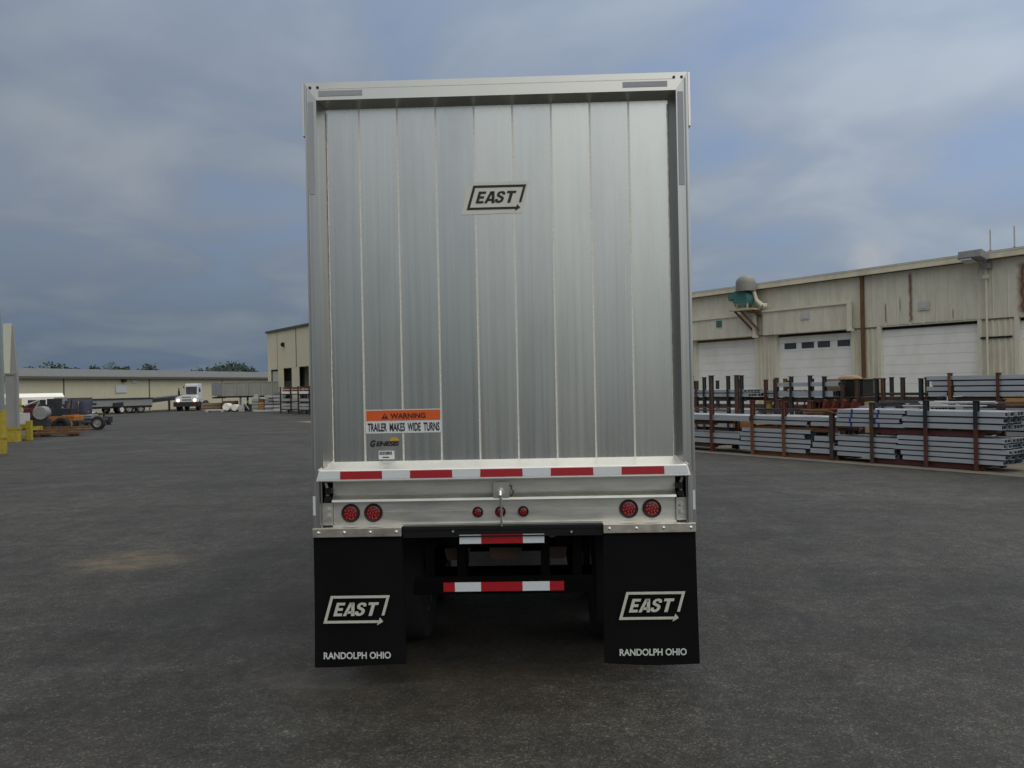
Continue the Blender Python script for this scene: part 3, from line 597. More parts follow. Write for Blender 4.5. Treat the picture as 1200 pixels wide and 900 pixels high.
m = MB(); m.box(-.43, .08, -.06, -.02, 4.90, 5.27); m.box(-.34,-.01,-.08,-.06,4.98,5.19); m.build('wall_vent', M['ventw'], B)
m = MB(); m.box(-11.92, -11.53, -.35, -.315, 4.92, 5.26); m.build('wall_sign', M['green'], B)
# blower with hood on a strutted bracket
BX = -9.55
X = thing('exhaust_blower', 'teal exhaust blower with grey domed hood bracketed to the workshop wall', 'blower', (WO[0]+.5505*BX, WO[1]-.8348*BX, 0), RW)
m = MB(); m.lathe([(6.62,.52),(7.05,.52),(7.22,.47),(7.38,.33),(7.46,.12),(7.47,.001)], 24, 'Z', (.12,-.75,0)); m.lathe([(6.62,.52),(6.64,.001)],24,'Z',(.12,-.75,0)); m.build('hood', M['greydome'], X, smooth=True)
m = MB(); m.lathe([(-1.0,.001),(-1.0,.46),(-.95,.50),(-.55,.50),(-.5,.46),(-.5,.001)], 24, 'Y', (-.05,0,6.20)); m.box(-.95,-.2,-.95,-.5,6.30,6.62, ry=-.30); m.build('blower_housing', M['teal'], X, smooth=True)
m = MB(); m.tube((-.05,-.93,6.2),(-.05,-.89,6.2),.11,14); m.box(-.62,-.22,-.95,-.88,6.15,6.24,ry=-.7); m.build('intake', M['dark'], X)
m = MB(); m.tube((-.62,-.7,5.98),(-.28,-.7,5.98),.12,12); m.build('motor', M['maroon'], X)
m = MB(); m.box(-.75,.75,-1.1,-.05,5.62,5.70); m.box(-.35,.35,-1.0,-.4,5.70,5.76); m.box(-.35,-.27,-1.0,-.92,5.7,5.98); m.box(.33,.41,-1.0,-.92,5.7,5.98); m.box(-.35,.41,-1.0,-.92,5.93,6.0)
m.build('platform', M['tan'], X)
m = MB()
for xx in (-.35, .05): m.tube((xx-.1,-1.0,5.62),(xx+.55,-.33,4.55),.055,8)
m.tube((.5,-.7,5.6),(.5,-.1,5.3),.04,8); m.build('strut', M['rust'], X)
m = MB(); m.tube((.45,-.55,6.6),(.6,-.5,6.1),.10,12); m.tube((.6,-.5,6.1),(.95,-.45,5.8),.11,12,r2=.14); m.tube((.95,-.45,5.8),(1.1,-.3,5.8),.14,12); m.build('duct', M['trim'], X, smooth=True)
# flood lamp with conduit and two mast stubs
def wallpt(s, off=0, z=0): return (WO[0]+.5505*s+.8348*off, WO[1]-.8348*s+.5505*off, z)
X = thing('flood_lamp', 'grey flood lamp box on a conduit under the workshop eave', 'lamp', wallpt(2.5), RW)
m = MB(); m.box(-.62,.35,-1.0,-.45,6.70,7.02, rx=-.25); m.build('lamp_housing', M['greyp'], X, bevel=.03)
m = MB(); m.box(-.52,-.05,-1.02,-.55,6.64,6.69, rx=-.25); m.build('lamp_glass', M['ventw'], X)
m = MB(); m.tube((0.05,-.10,0),(0.05,-.10,7.0),.045,8); m.tube((.05,-.1,6.75),(.05,-.6,6.8),.04,8); m.box(-.05,.15,-.2,-.05,5.95,6.1); m.build('conduit', M['trim'], X)
m = MB(); m.box(-.1,.3,-.3,-.05,6.35,6.55); m.build('junction_box', M['greyp'], X)
for (s_, lb) in ((2.55, 'thin grey mast on the workshop roof directly above the flood lamp'), (3.5, 'thin grey mast on the workshop roof right of the flood lamp')):
    m = MB(); m.tube((0,0,6.9),(0,0,7.98),.028,8); m.box(-.05,.05,-.05,.05,6.95,7.15); o = m.build('roof_mast', M['galv'], loc=wallpt(s_, .3), rot=RW); tag(o, lb, 'mast', 'masts on the workshop roof')
# yellow bollard by the doors
X = thing('bollard', 'yellow steel bollard by the workshop wall between the two left roll doors', 'bollard', row(-6.6, 2.75), 0)
m = MB(); m.tube((0,0,0),(0,0,1.30),.085,16); m.build('post', M['yellow'], X, smooth=True)
m = MB(); m.tube((0,0,1.30),(0,0,1.37),.11,16); m.build('cap', M['rust'], X)

# ------------------------------------------------------------------ storage racks
def rack(label, posts, off, arms, beam_mat, depth=1.05):
    c = sum(p[0] for p in posts)/len(posts); pw = .045 if off < 1 else .036
    X = thing('storage_rack', label, 'rack', row(c, off), RW, 'steel stock racks in front of the workshop')
    for (s_, h, lo, hi) in posts:
        for yy in ((0., depth) if off < 1 else (0.,)):
            m = MB(); xx = s_-c; zt = .62*h
            for (z0, z1, mi) in ((0, zt, 0), (zt, h, 1)):
                m.box(xx-pw, xx+pw, yy-.012, yy+.0, z0, z1, mi); m.box(xx-pw, xx+pw, yy+.088, yy+.10, z0, z1, mi); m.box(xx-.008, xx+.008, yy, yy+.088, z0, z1, mi)
            m.box(xx-pw-.018, xx+pw+.018, yy-.02, yy+.115, h, h+.02, 1)
            m.build('post', [M[lo], M[hi]], X)
        for z_ in arms:
            if z_ < h: m = MB(); m.box(s_-c-.04, s_-c+.04, .1, depth, z_-.08, z_-.005); m.build('arm', M[lo], X)
    s0, s1 = posts[0][0]-c, posts[-1][0]-c
    for z_ in arms:
        m = MB()
        for yy in (.10, depth-.06): m.box(s0-.1, s1+.1, yy, yy+.06, z_-.12, z_-.01)
        m.build('rail', M[beam_mat], X)
    return X
rack('front row steel rack nearest the silver trailer, with its tall black posts', [(-8.2,2.15,'blacksteel','blacksteel'), (-6.38,2.15,'redsteel','brownsteel')], 0, [.24,.88], 'brownsteel')
rack('low front row rack with red and orange rusted posts holding beams', [(-4.9,1.45,'orangesteel','redsteel'), (-3.86,1.42,'orangesteel','redsteel'), (-2.42,1.16,'brownsteel','brownsteel')], 0, [.12,.80], 'orangesteel')
rack('front row rack at the right with red lower and black upper posts', [(-1.32,1.42,'brownsteel','brownsteel'), (.01,1.48,'redsteel','blacksteel'), (1.12,1.48,'redsteel','blacksteel')], 0, [.14,.84], 'redsteel')
rack('rear row rack left, tall black and brown posts behind the trailer edge', [(-9.5,2.0,'redsteel','brownsteel'), (-9.15,2.12,'blacksteel','blacksteel'), (-8.12,2.14,'blacksteel','blacksteel'), (-7.57,2.15,'blacksteel','blacksteel')], 2.6, [.5,1.48], 'brownsteel')
rack('rear row rack of slim red and black posts before the plain wall', [(-7.12,2.0,'redsteel','redsteel'), (-6.76,2.0,'blacksteel','blacksteel'), (-6.38,2.02,'redsteel','orangesteel')], 3.2, [1.45], 'brownsteel')
rack('rear row rack of brown posts carrying two decks of beams', [(-6.21,2.05,'redsteel','brownsteel'), (-5.68,2.08,'brownsteel','blacksteel'), (-5.02,2.1,'blacksteel','blacksteel'), (-4.54,2.06,'brownsteel','blacksteel'), (-3.95,1.9,'brownsteel','brownsteel')], 2.6, [.4,1.46], 'brownsteel')
rack('rear row rack with sparse thin bars before the widest white door', [(-3.5,1.98,'redsteel','brownsteel'), (-2.91,1.98,'blacksteel','blacksteel'), (-2.72,1.98,'redsteel','brownsteel'), (-2.16,1.99,'redsteel','brownsteel'), (-1.66,1.96,'blacksteel','blacksteel')], 2.6, [.5,1.50], 'brownsteel')
rack('rear row rack far right with reddish posts and high stacked beams', [(-.9,2.08,'redsteel','orangesteel'), (.27,2.06,'redsteel','redsteel'), (1.6,2.06,'redsteel','redsteel')], 2.6, [.5,1.50], 'brownsteel')

rack('rearmost rack of slim dark posts close to the left roll doors', [(-12.3,2.0,'brownsteel','brownsteel'), (-11.1,2.0,'blacksteel','blacksteel'), (-10.1,2.02,'redsteel','brownsteel'), (-8.9,2.0,'blacksteel','blacksteel'), (-8.0,1.96,'redsteel','brownsteel'), (-7.0,2.0,'brownsteel','brownsteel')], 5.3, [1.15], 'brownsteel')
rack('rearmost rack of slim dark posts before the widest roll door', [(-5.2,1.96,'brownsteel','brownsteel'), (-4.2,2.0,'blacksteel','blacksteel'), (-3.1,1.98,'redsteel','brownsteel'), (-2.0,2.0,'brownsteel','blacksteel')], 5.3, [1.15], 'brownsteel')
ORD = ['bottom', 'second', 'third', 'fourth', 'fifth', 'sixth']
def stack(s0, s1, off, z0, n, pitch, where, h=None, mt='alu', depth=.95, strap=False, jit=.11):
    h = h or pitch*.74; rr = random.Random(int(s0*100)+n+int(z0*50))
    for k in range(n):
        a = s0 + rr.uniform(-jit, jit); b_ = s1 + rr.uniform(-jit, jit); c = (a+b_)/2; zb = z0+k*pitch; L = (b_-a)/2
        nm = 'single deep layer' if n == 1 else ('top' if k == n-1 else ORD[k])+' layer'
        X = thing('beam_bundle', '%s of grey aluminium beams %s' % (nm, where), 'metal beams', row(c, off, zb), RW, 'bundles of aluminium beams on the racks')
        m = MB(); wd = .15; nb = int(depth/wd); y0 = .02+rr.uniform(0,.03)
        for q in range(nb):
            e0, e1 = rr.uniform(-.03,.03), rr.uniform(-.03,.03); y = y0+q*wd; t = .012
            fl = min(.03, h*.3)
            # channel section: web facing out with lips
            m.box(-L+e0, L+e1, y, y+t, .0, h); m.box(-L+e0, L+e1, y+t, y+wd*.85, h-t, h); m.box(-L+e0, L+e1, y+t, y+wd*.85, 0, t)
            m.box(-L+e0+.02, L+e1-.02, y+wd*.85-t, y+wd*.85, t, h-t, 1)
        m.build('beams', [M[mt], M['alu_shade']], X)
        m = MB()
        nsp = max(2, int((b_-a)/.35)); gap = pitch-h
        if k > 0:
            m.box(-L+.03, L-.03, y0+.03, y0+depth-.12, -gap+.002, -.002)
            m.build('spacer', M['spacer'], X)
        if strap:
            m = MB()
            for f in (-.55, .25): m.box(L*f, L*f+.05, y0-.008, y0-.001, -.01, h+.01)
            m.build('strap', M['bluestrap'], X)
stack(-9.4, -5.5, 0, .25, 2, .165, 'on the lower arms beside the trailer', mt='alu2')
stack(-5.40, -3.16, 0, .13, 5, .125, 'in the low stack round the orange posts')
stack(-2.95, -2.47, 0, .16, 3, .155, 'in the short stack by the black machine')
stack(-2.36, -.72, 0, .14, 4, .125, 'in the lower stack below the blue straps')
stack(-.66, 1.70, 0, .15, 5, .115, 'in the lower stack at the right end')
stack(-9.4, -4.98, 0, .90, 1, .20, 'on the upper arms beside the trailer', mt='alu2')
stack(-4.85, -3.05, 0, .84, 2, .125, 'on the upper arms above the orange posts', mt='alu2')
stack(-3.0, -2.46, 0, .84, 2, .125, 'in the short upper stack left of the strapped one', mt='alu2')
stack(-2.38, -.56, 0, .86, 4, .108, 'bound by blue straps on the upper arms', strap=True)
stack(-.50, 1.62, 0, .88, 3, .138, 'on the upper arms at the right end')
stack(-10.4, -7.4, 2.6, 1.50, 2, .13, 'high on the rear rack by the trailer', mt='alu2')
stack(-7.3, -6.3, 3.25, 1.48, 2, .12, 'high between the slim red posts', mt='alu2')
stack(-6.15, -4.35, 2.6, 1.50, 1, .22, 'on the upper deck before the windowed door')
stack(-6.15, -4.0, 2.6, 1.80, 1, .16, 'topmost before the windowed door')
stack(-1.45, -.95, 2.6, 1.52, 4, .135, 'high in the left bay beside the right red post')
stack(-.86, 1.75, 2.6, 1.52, 4, .135, 'high between the reddish posts far right')
stack(-.9, 1.9, 2.6, .95, 3, .125, 'in the rear rack below the high beams')
stack(-3.6, -1.5, 2.6, .9, 3, .125, 'low on the rear rack below the thin bars', mt='alu2')
stack(-6.1, -4.0, 2.6, .42, 3, .16, 'at the foot of the rear middle rack', mt='alu2')
stack(-10.2, -7.5, 2.6, .52, 3, .16, 'low on the rear rack by the trailer', mt='alu2')
stack(2.1, 4.6, .3, .30, 5, .13, 'low beyond the right end of the racks', mt='alu2')
stack(2.1, 4.6, .3, 1.0, 3, .13, 'higher up beyond the right end of the racks', mt='alu2')
stack(-12.5, -8.8, 5.0, .12, 6, .15, 'in the back rows nearest the trailer', mt='alu2', jit=.2)
stack(-8.3, -5.2, 5.0, .12, 5, .16, 'in the back rows before the windowed door', mt='alu2', jit=.2)
stack(-4.8, -1.6, 5.0, .12, 6, .15, 'in the back rows before the widest door', mt='alu2', jit=.2)
stack(-1.2, 2.2, 5.0, .12, 6, .15, 'in the back rows at far right', mt='alu2', jit=.2)
rb = random.Random(31)
BARW = ['by the tall black posts', 'above the orange posts', 'left of the blue straps', 'right of the blue straps', 'by the right red post', 'at the far right end']
for i, (s_, o_, z_, l_, mt_) in enumerate(((-7.4,.3,1.12,2.6,'brownsteel'), (-4.3,.5,1.11,1.6,'blacksteel'), (-2.9,.2,1.12,.9,'rust'), (-.9,.5,1.32,1.2,'blacksteel'), (.3,.4,1.31,1.7,'galv'), (1.2,.6,1.31,1.4,'brownsteel'))):
    m = MB(); 
    for q in range(4): m.tube((-l_/2+rb.uniform(-.2,.1), rb.uniform(-.2,.2), .02+.03*q), (l_/2+rb.uniform(-.1,.3), rb.uniform(-.2,.2), .03+.03*q+rb.uniform(0,.03)), rb.choice((.015,.022,.03)), 6)
    o = m.build('loose_rods', M[mt_], loc=row(s_, o_, z_), rot=RW+rb.uniform(-.05,.05)); tag(o, 'loose thin rods lying on top of the front rack '+BARW[i], 'rods', 'loose rods on the front rack')
# odds and ends among the racks
def odd(name, label, cat, loc, mb, mt, rz=RW, **k):
    o = mb.build(name, mt, loc=loc, rot=rz, **k); tag(o, label, cat); return o
m = MB()
for k in range(9): m.tube((-1.0+.02*k, .05+.09*k, .05+.02*(k % 3)), (.8+.1*(k % 4), .05+.09*k, .05+.02*(k % 3)), .012, 6)
odd('rod_bundle', 'loose thin metal rods lying high on the sparse rear rack', 'rods', row(-2.4, 2.65, 1.50), m, M['blacksteel'])
m = MB(); m.box(-.8,.0,0,.7,0,.12); m.box(-.75,-.05,.05,.65,.12,.14)
odd('timber_crate', 'pale timber crate on the rear rack left of the thin bars', 'crate', row(-2.05, 2.65, 1.28), m, M['tan'])
m = MB(); m.box(-.45,.45,0,.6,0,.19); m.box(-.43,.43,.02,.58,.19,.21)
odd('orange_crate', 'orange timber crate on lower deck behind the left black post', 'crate', row(-6.3, 1.3, .62), m, M['wood2'])
m = MB(); m.box(-.5,.5,0,.6,0,.62)
odd('stock_bin', 'dark steel bin under the orange crate near the trailer', 'bin', row(-6.3, 1.3, 0), m, M['blacksteel'])
m = MB(); m.box(-.12,.12,0,.5,0,.55); m.tube((0,.1,.55),(.25,.1,.72),.06,8); m.box(-.16,.16,-.03,.5,.0,.08); m.tube((.0,-.02,.3),(.0,.0,.3),.1,12)
odd('stock_saw', 'black machine standing between the two lower beam stacks', 'machine', row(-3.05, .08, .12), m, M['blacksteel'])
m = MB()
for k in range(5): m.box(-.62+.26*k,-.44+.26*k,0,.5,0,.05+.32*((k*7 % 5)/5+.3)); m.tube((-.55+.26*k,-.02,.1),(-.50+.26*k,-.02,.42),.025,6)
odd('parts_bin', 'red and orange painted parts standing on the middle rear rack', 'parts', row(-5.0, 2.7, .98), m, M['redsteel'])
m = MB(); 
for k in range(4): m.tube((-.45+.3*k,.0,.0),(-.3+.3*k,.0,.40),.05,8); m.box(-.5+.3*k,-.32+.3*k,.1,.3,.05,.3)
odd('hose_reel', 'bright red clutter of brackets on the rear rack by the windowed door', 'brackets', row(-4.05, 2.45, 1.02), m, mat('signal_red', (.16,.03,.02), .6, 0, var=.2, vs=8))
m = MB(); m.box(-.35,.35,0,.5,0,.46); m.box(-.37,.37,-.02,.52,.46,.48)
odd('dark_cabinet', 'black square box high on the rear rack below the windowed door', 'box', row(-3.85, 2.9, 1.50), m, M['dark'])
m = MB(); m.sphere((0,.3,.0), .34, 12, 8, (1.2,.6,.35))
odd('tarp_heap', 'yellowish tarpaulin heap behind the rear rack by the windowed door', 'tarpaulin', row(-4.75, 3.9, 2.02), m, M['wood'], smooth=True)
bpy.data.objects['tarp_heap'].location = row(-4.6, 3.6, 1.99)
m = MB(); m.box(-.7,.6,0,.8,0,2.0); odd('pallet_rack_box', 'tall timber box behind the rear rack by the windowed door', 'box', row(-4.6, 3.7, 0), m, M['wood'])
m = MB(); m.box(-.35,.35,0,.05,0,.20); m.box(-.35,.35,.05,.5,0,.18)
odd('timber_block', 'tan timber block under the high beams at far right', 'timber', row(.72, 2.65, 1.28), m, M['wood2'])

# ------------------------------------------------------------------ mid-distance tan building behind the trailer's left edge
LO = (-24.3, 85.0, 0)
B = thing('warehouse_building', 'tall tan warehouse with dark open bays left of the trailer', 'building', LO, RW)
# local x runs to the right (towards us); corner at 0
bays = [(1.1,3.2,3.9,'w'), (4.9,7.1,3.95,'d'), (9.2,11.6,3.98,'d'), (13.4,15.8,4.0,'d'), (18.0,20.3,4.0,'d')]
m = MB(); e = 0
for a_, b_, h, _ in bays: m.ribs(e, a_, 0, 4.0, 0, .3, .08, .03); m.ribs(a_, b_, h, 4.0+.001, 0, .3, .08, .03); e = b_
m.ribs(e, 34, 0, 4.0, 0, .3, .08, .03); m.ribs(0, 34, 4.0, 7.55, 0, .3, .08, .03); m.build('wall', M['farwall2'], B)
m = MB(); m.box(0, .05, 0, 25, 0, 7.6); m.box(0, 34, 1.2, 1.3, 0, 7.4); m.box(34, 34.1, 0, 25, 0, 7.6); m.build('inner_wall', M['farwall2'], B)
for a_, b_, h, t_ in bays:
    m = MB()
    if t_ == 'w': m.box(a_, b_, .12, .16, 0, h-.15); m.box(a_, b_, .10, .12, h-.15, h, 1); m.build('roll_door', [M['palegrey'], M['dark']], B)
    else: m.box(a_, b_, .9, 1.0, 0, h); m.build('open_bay', M['dark'], B)
m = MB(); m.box(-.15, 34.2, -.15, 0, 7.55, 7.75); m.prism([(-.1,7.75),(25,7.75),(12,9.2)], -.15, 34.2, 'X'); m.build('roof', M['darktrim'], B)
for xx in (3.15, 8.45): m = MB(); m.box(xx, xx+.07, -.04, 0, 4.0, 7.55); m.build('wall_joint', M['darktrim'], B)
m = MB(); m.sphere((5.2,-.15,6.2), .22, 10, 6); m.build('wall_lamp', M['dark'], B, smooth=True)

# far low building
FR = math.atan2(.974, .226); FO = (-42.9, 73.7, 0)
B = thing('long_shed', 'long low tan shed with grey metal roof across the far left yard', 'building', FO, FR)
m = MB(); m.ribs(-14, 85, 0, 3.50, 0, .9, .06, .02); m.build('wall', M['farwall'], B)
m = MB(); m.prism([(-.4,3.50),(-.4,3.58),(20,5.02),(40.4,3.6),(40.4,3.5)], -14.3, 85.3, 'X')
for k in range(160): xx = -14+k*.62; m.add([(xx,-.4,3.58),(xx+.06,-.4,3.58),(xx+.06,20,5.02),(xx,20,5.02),(xx,-.4,3.63),(xx+.06,-.4,3.63),(xx+.06,20,5.07),(xx,20,5.07)], [(4,5,6,7),(0,1,5,4),(0,4,7,3),(1,2,6,5)])
m.build('roof', M['farroof'], B)
m = MB(); m.box(-14.3, 85.3, -.46, -.40, 3.36, 3.58); m.build('eave', M['darktrim'], B)
for xx in (5.6, 18.0, 32, 46): m = MB(); m.box(xx, xx+.12, -.05, 0, 0, 3.4); m.build('wall_joint', M['darktrim'], B)
for (xx, a_, b_, w_) in ((12.7, 1.95, 2.75, 1.7), (15.3, 2.9, 3.25, .7)):
    m = MB(); m.box(xx, xx+w_, -.08, -.05, a_, b_); m.build('wall_sign', M['ventw'], B)
m = MB(); m.box(13.6,14.1,-.3,0,3.05,3.3); m.build('wall_lamp', M['dark'], B)

# ------------------------------------------------------------------ trees and wooded rise
def crown_mb(c, rx, ry, rz_, n, size, rr, clumps=7):
    m = MB(); cs = []
    for _ in range(clumps):
        t = rr.uniform(0, 2*pi); d = rr.uniform(.2,.75); h = rr.uniform(-.55,.7)
        cs.append((c[0]+rx*d*cos(t), c[1]+ry*d*sin(t), c[2]+rz_*h, rr.uniform(.30,.55)))
    for _ in range(n):
        q = rr.choice(cs); d = Vector((rr.gauss(0,1), rr.gauss(0,1), rr.gauss(0,1))).normalized()*rr.uniform(.55,1.05)
        p = Vector((q[0]+d.x*rx*q[3], q[1]+d.y*ry*q[3], q[2]+d.z*rz_*q[3]*1.1))
        u = Vector((rr.gauss(0,1), rr.gauss(0,1), rr.gauss(0,1))).normalized(); w = u.orthogonal().normalized(); s_ = size*rr.uniform(.6,1.3)
        m.add([p-u*s_, p+w*s_*.7, p+u*s_, p-w*s_*.7], [(0,1,2,3)])
    return m
def tree(px_a, Z, top, w, label, rr, group):
    X = thing('tree', label, 'tree', (px_a*Z, Z, 0), rr.uniform(0,6), group)
    m = MB(); m.tube((0,0,-.06),(0,.0,top*.45),w*.055,8,r2=w*.035)
    for k in range(5):
        t = k*1.3+rr.random(); m.tube((0,0,top*(.3+.04*k)), (cos(t)*w*.3, sin(t)*w*.3, top*(.6+.05*k)), w*.02, 6, r2=w*.008)
    m.build('trunk', M['bark'], X)
    crown_mb((0,0,top*.62), w*.52, w*.52, top*.36, 1800, .22, rr, 12).build('crown', M['leaf'], X)
rr = random.Random(11)
tl = [(-.600,168,7.7,7,'leftmost green tree behind the low shed, beside the grey wall panel'), (-.572,170,7.2,7,'second small round tree from the left behind the shed roof'), (-.548,168,7.5,7,'third green tree from the left behind the shed roof'),
      (-.532,165,8.1,7,'tallest peaked green tree behind the low shed roof'), (-.516,168,7.2,5,'low green tree ending the left clump behind the shed'),
      (-.486,175,7.2,5,'low dark tree at left of the second clump over the shed'), (-.472,172,7.5,6,'rounded dark tree topping the second clump over the shed'), (-.457,176,7.2,4.5,'low dark tree at right of the second clump over the shed')]
for a_, Z, tp_, w_, lb in tl: tree(a_, Z, tp_, w_, lb, rr, 'trees behind the low shed')
m = MB(); n = 60; vs = []
prof = lambda a: 2.04 + .4*1000*0 + 400*max(0.004, .0258*math.exp(-((a+.362)/.060)**2) + .010*math.exp(-((a+.325)/.022)**2) + .0255*math.exp(-((a+.428)/.018)**2) + .012*math.exp(-((a+.30)/.03)**2))
for i in range(n+1):
    a_ = -.80+.60*i/n
    for k, Y in enumerate((330, 400, 520)): vs.append((a_*Y, Y, (-.1 if k == 0 else (prof(a_)-3 if k == 1 else prof(a_)-4))))
m.add(vs, [(i*3+k, i*3+3+k, i*3+4+k, i*3+1+k) for i in range(n) for k in (0, 1)])
tag(m.build('hills', M['leaf2'], smooth=True), kind='structure')
m = MB()
for i in range(14000):
    a_ = rr.uniform(-.47,-.27); t = rr.uniform(.0,1.0); Y = 360+45*t
    zt = prof(a_+.0)*(.25+.75*t); blob = .6*sin(a_*700)+.5*sin(a_*1900+1)
    p = Vector((a_*Y, Y+rr.uniform(-3,3), zt-1+blob+rr.uniform(-2.2,.8)))
    u = Vector((rr.gauss(0,1), rr.gauss(0,1), rr.gauss(0,1))).normalized(); w = u.orthogonal().normalized(); s_ = rr.uniform(.3,.8)
    m.add([p-u*s_, p+w*s_*.7, p+u*s_, p-w*s_*.7], [(0,1,2,3)])
tag(m.build('distant_woodland', M['leaf2']), 'dark woodland covering the far rise beyond the low shed', 'woodland', kind='stuff')

# ------------------------------------------------------------------ left edge: dock panels with yellow feet
def wing(loc, top, label, mt, foot, w0, w1):      # right edge leans: w0 wide at the foot, w1 at the top; left edge stays upright
    X = thing('screen_panel', label, 'wall panel', loc, 0, 'tall screen panels at the left edge')
    m = MB(); m.prism([(0,0 if foot < .1 else foot),(w0,0 if foot < .1 else foot),(w0,3.0),(w1+.02,top-.08),(0,top-.08)], 0, .16, 'Y'); m.build('panel', mt, X)
    m = MB(); m.prism([(-.02,2.9),(w0*.45,2.9),(w1,top),(-.02,top)], -.03, -.002, 'Y'); m.build('panel_top', M['wingtop'], X)
    m = MB(); m.box(w0-.05, w0+.02, -.04, -.001, foot, 2.95); m.box(-.01,w0,-.045,-.003,2.86,2.93); m.build('edge_channel', M['greyp'], X)
    m = MB(); m.box(-.04, w0+.03, -.06, .2, 0, foot); m.box(-.06, w0+.06, -.08, .22, .52, .60); m.build('yellow_guard', M['yellow'], X)
    return X
wing((-18.14, 29.3, 0), 5.06, 'grey green screen panel with yellow guard at the left picture edge', M['wing'], 1.48, .62, .50)
wing((-21.62, 36.4, 0), 5.05, 'grey screen panel with pale pointed top behind the green one', M['wing2'], .6, .50, .34)
# further left structures out of frame are left out

# ------------------------------------------------------------------ left yard clutter
def L(a, Z, z=0): return (a*Z, Z, z)
X = thing('steel_cradle', 'low yellow steel cradle on the ground by the screen panels', 'cradle', (-21.9, 37.3, 0), .0)
m = MB(); m.box(-.7,.75,0,.09,.52,.70); m.box(-.7,.75,0,.09,.06,.24); m.build('rail', M['yellow'], X, bevel=.01)
for xx in (-.7, .0, .72):
    m = MB(); m.box(xx-.10,xx+.14,-.03,.12,0,.86 if xx > .5 else .55); m.build('post', M['yellow'], X, bevel=.01)
m = MB(); m.box(-.7,.75,1.0,1.09,.40,.58); m.box(.6,.7,.09,1.0,.42,.52); m.box(-.6,-.5,.09,1.0,.42,.52); m.build('rear_rail', M['yellow'], X)
m = MB(); m.tube((-.30,.02,.36),(-.30,-.05,.36),.12,12); m.build('roller', M['greyp'], X)
m = MB(); m.box(-.62,.22,.1,.9,0,.42); m.box(.0,.30,.05,.9,.0,.46,1); o = m.build('steel_block', [M['greyp'], M['palegrey']], loc=(-21.9,37.3,.72)); tag(o, 'dark and pale grey steel blocks sitting on the yellow cradle', 'steel blocks')
m = MB(); m.box(-.35,.35,-.3,.3,0,.55); m.box(.1,.42,-.3,.2,.55,.85); m.box(-.37,.37,-.32,.32,.5,.56); o = m.build('yellow_hopper', M['yellow2'], loc=(-23.3,39.6,.98), rot=0); tag(o, 'faded yellow hopper standing on a grey plinth behind the cradle', 'hopper')
m = MB(); m.box(-.5,.5,-.4,.4,0,.98); o = m.build('steel_plinth', M['greyp'], loc=(-23.3,39.6,0)); tag(o, 'grey steel plinth under the faded yellow hopper', 'plinth')
X = thing('engine_unit', 'dark maroon engine unit with pipes behind the yellow cradle', 'engine', (-23.3, 41.6, 0), .2)
m = MB(); m.box(-.35,.35,-.4,.4,.85,1.35); m.box(-.2,.2,-.3,.3,1.35,1.55); m.build('engine_block', M['maroon'], X, bevel=.03)
m = MB(); m.box(-.45,.45,-.45,.45,0,.85); m.build('stand', M['blacksteel'], X)
m = MB(); m.tube((-.3,-.4,1.45),(.35,-.42,1.70),.05,8); m.tube((.1,-.42,1.2),(.35,-.42,1.62),.04,8); m.build('pipe', M['galv'], X)
X = thing('steel_drum', 'dull grey steel drum lying on its side by the maroon engine', 'drum', (-22.6, 41.0, 0), .3)
m = MB(); m.lathe([(-.45,.001),(-.45,.30),(-.42,.32),(-.15,.30),(-.12,.32),(.12,.32),(.15,.30),(.42,.32),(.45,.30),(.45,.001)], 20, 'Y', (0,0,1.1)); m.build('shell', M['greyp'], X, smooth=True)
m = MB(); m.box(-.3,.3,-.4,.4,0,.8); m.build('stand', M['blacksteel'], X)
# orange yard dolly with big tyre
def wheel(parent, x, y, r, w, tyre='rubber', rim='galv'):
    m = MB(); m.lathe([(-w,r*.6),(-w,r*.9),(-w*.7,r),(w*.7,r),(w,r*.9),(w,r*.6)], 26, 'Y', (x,y,r)); t_ = m.build('wheel', M[tyre], parent, smooth=True)
    m = MB(); m.lathe([(-w*.8,r*.6),(-w*.3,r*.5),(-w*.3,r*.22),(-w*.9,r*.2),(-w*.9,.001)], 22, 'Y', (x,y,r)); m.build('rim', M[rim], t_, smooth=True)
X = thing('orange_compressor', 'orange machine on large black tyres beside the rusty beams', 'machine', (-22.9, 43.4, 0), 0)
m = MB(); m.box(-.85,.85,-.4,.5,.62,.86); m.box(-1.0,-.45,-.35,.4,.80,1.0); m.box(.2,.8,-.42,.3,.78,.92); m.build('chassis', M['orangep'], X, bevel=.02)
m = MB(); m.box(-.6,.6,-.3,.4,.86,1.25); m.box(-1.0,-.7,-.2,.3,1.0,1.3); m.tube((-.2,-.1,1.2),(-.2,-.1,1.55),.12,12); m.tube((.45,0,1.2),(.5,0,1.7),.04,8); m.tube((.05,-.3,.9),(.05,-.3,1.6),.03,8); m.build('engine', M['blacksteel'], X)
wheel(X, .25, -.52, .41, .14, rim='blacksteel'); wheel(X, -.60, -.50, .33, .12, rim='blacksteel')
X = thing('converter_dolly', 'grey two axle dolly frame with a big grey-rimmed tyre at its end', 'dolly', (-23.5, 46.9, 0), 0)
m = MB(); m.box(-1.1,.75,-.30,-.20,.62,.74); m.box(-1.1,.75,.35,.45,.62,.74); m.box(-.2,.5,-.4,.5,.75,.82); m.tube((-1.0,0,.5),(1.0,0,.42),.06,8); m.build('frame', M['galv'], X)
wheel(X, .92, -.42, .375, .13); wheel(X, .40, .55, .36, .13); wheel(X, -.62, -.42, .375, .13); wheel(X, -1.0, .5, .37, .13)
m = MB(); m.box(-.8,-.3,-.2,.3,.72,1.05); m.box(-.2,.1,-.1,.3,.74,.95); m.build('hitch', M['blacksteel'], X)
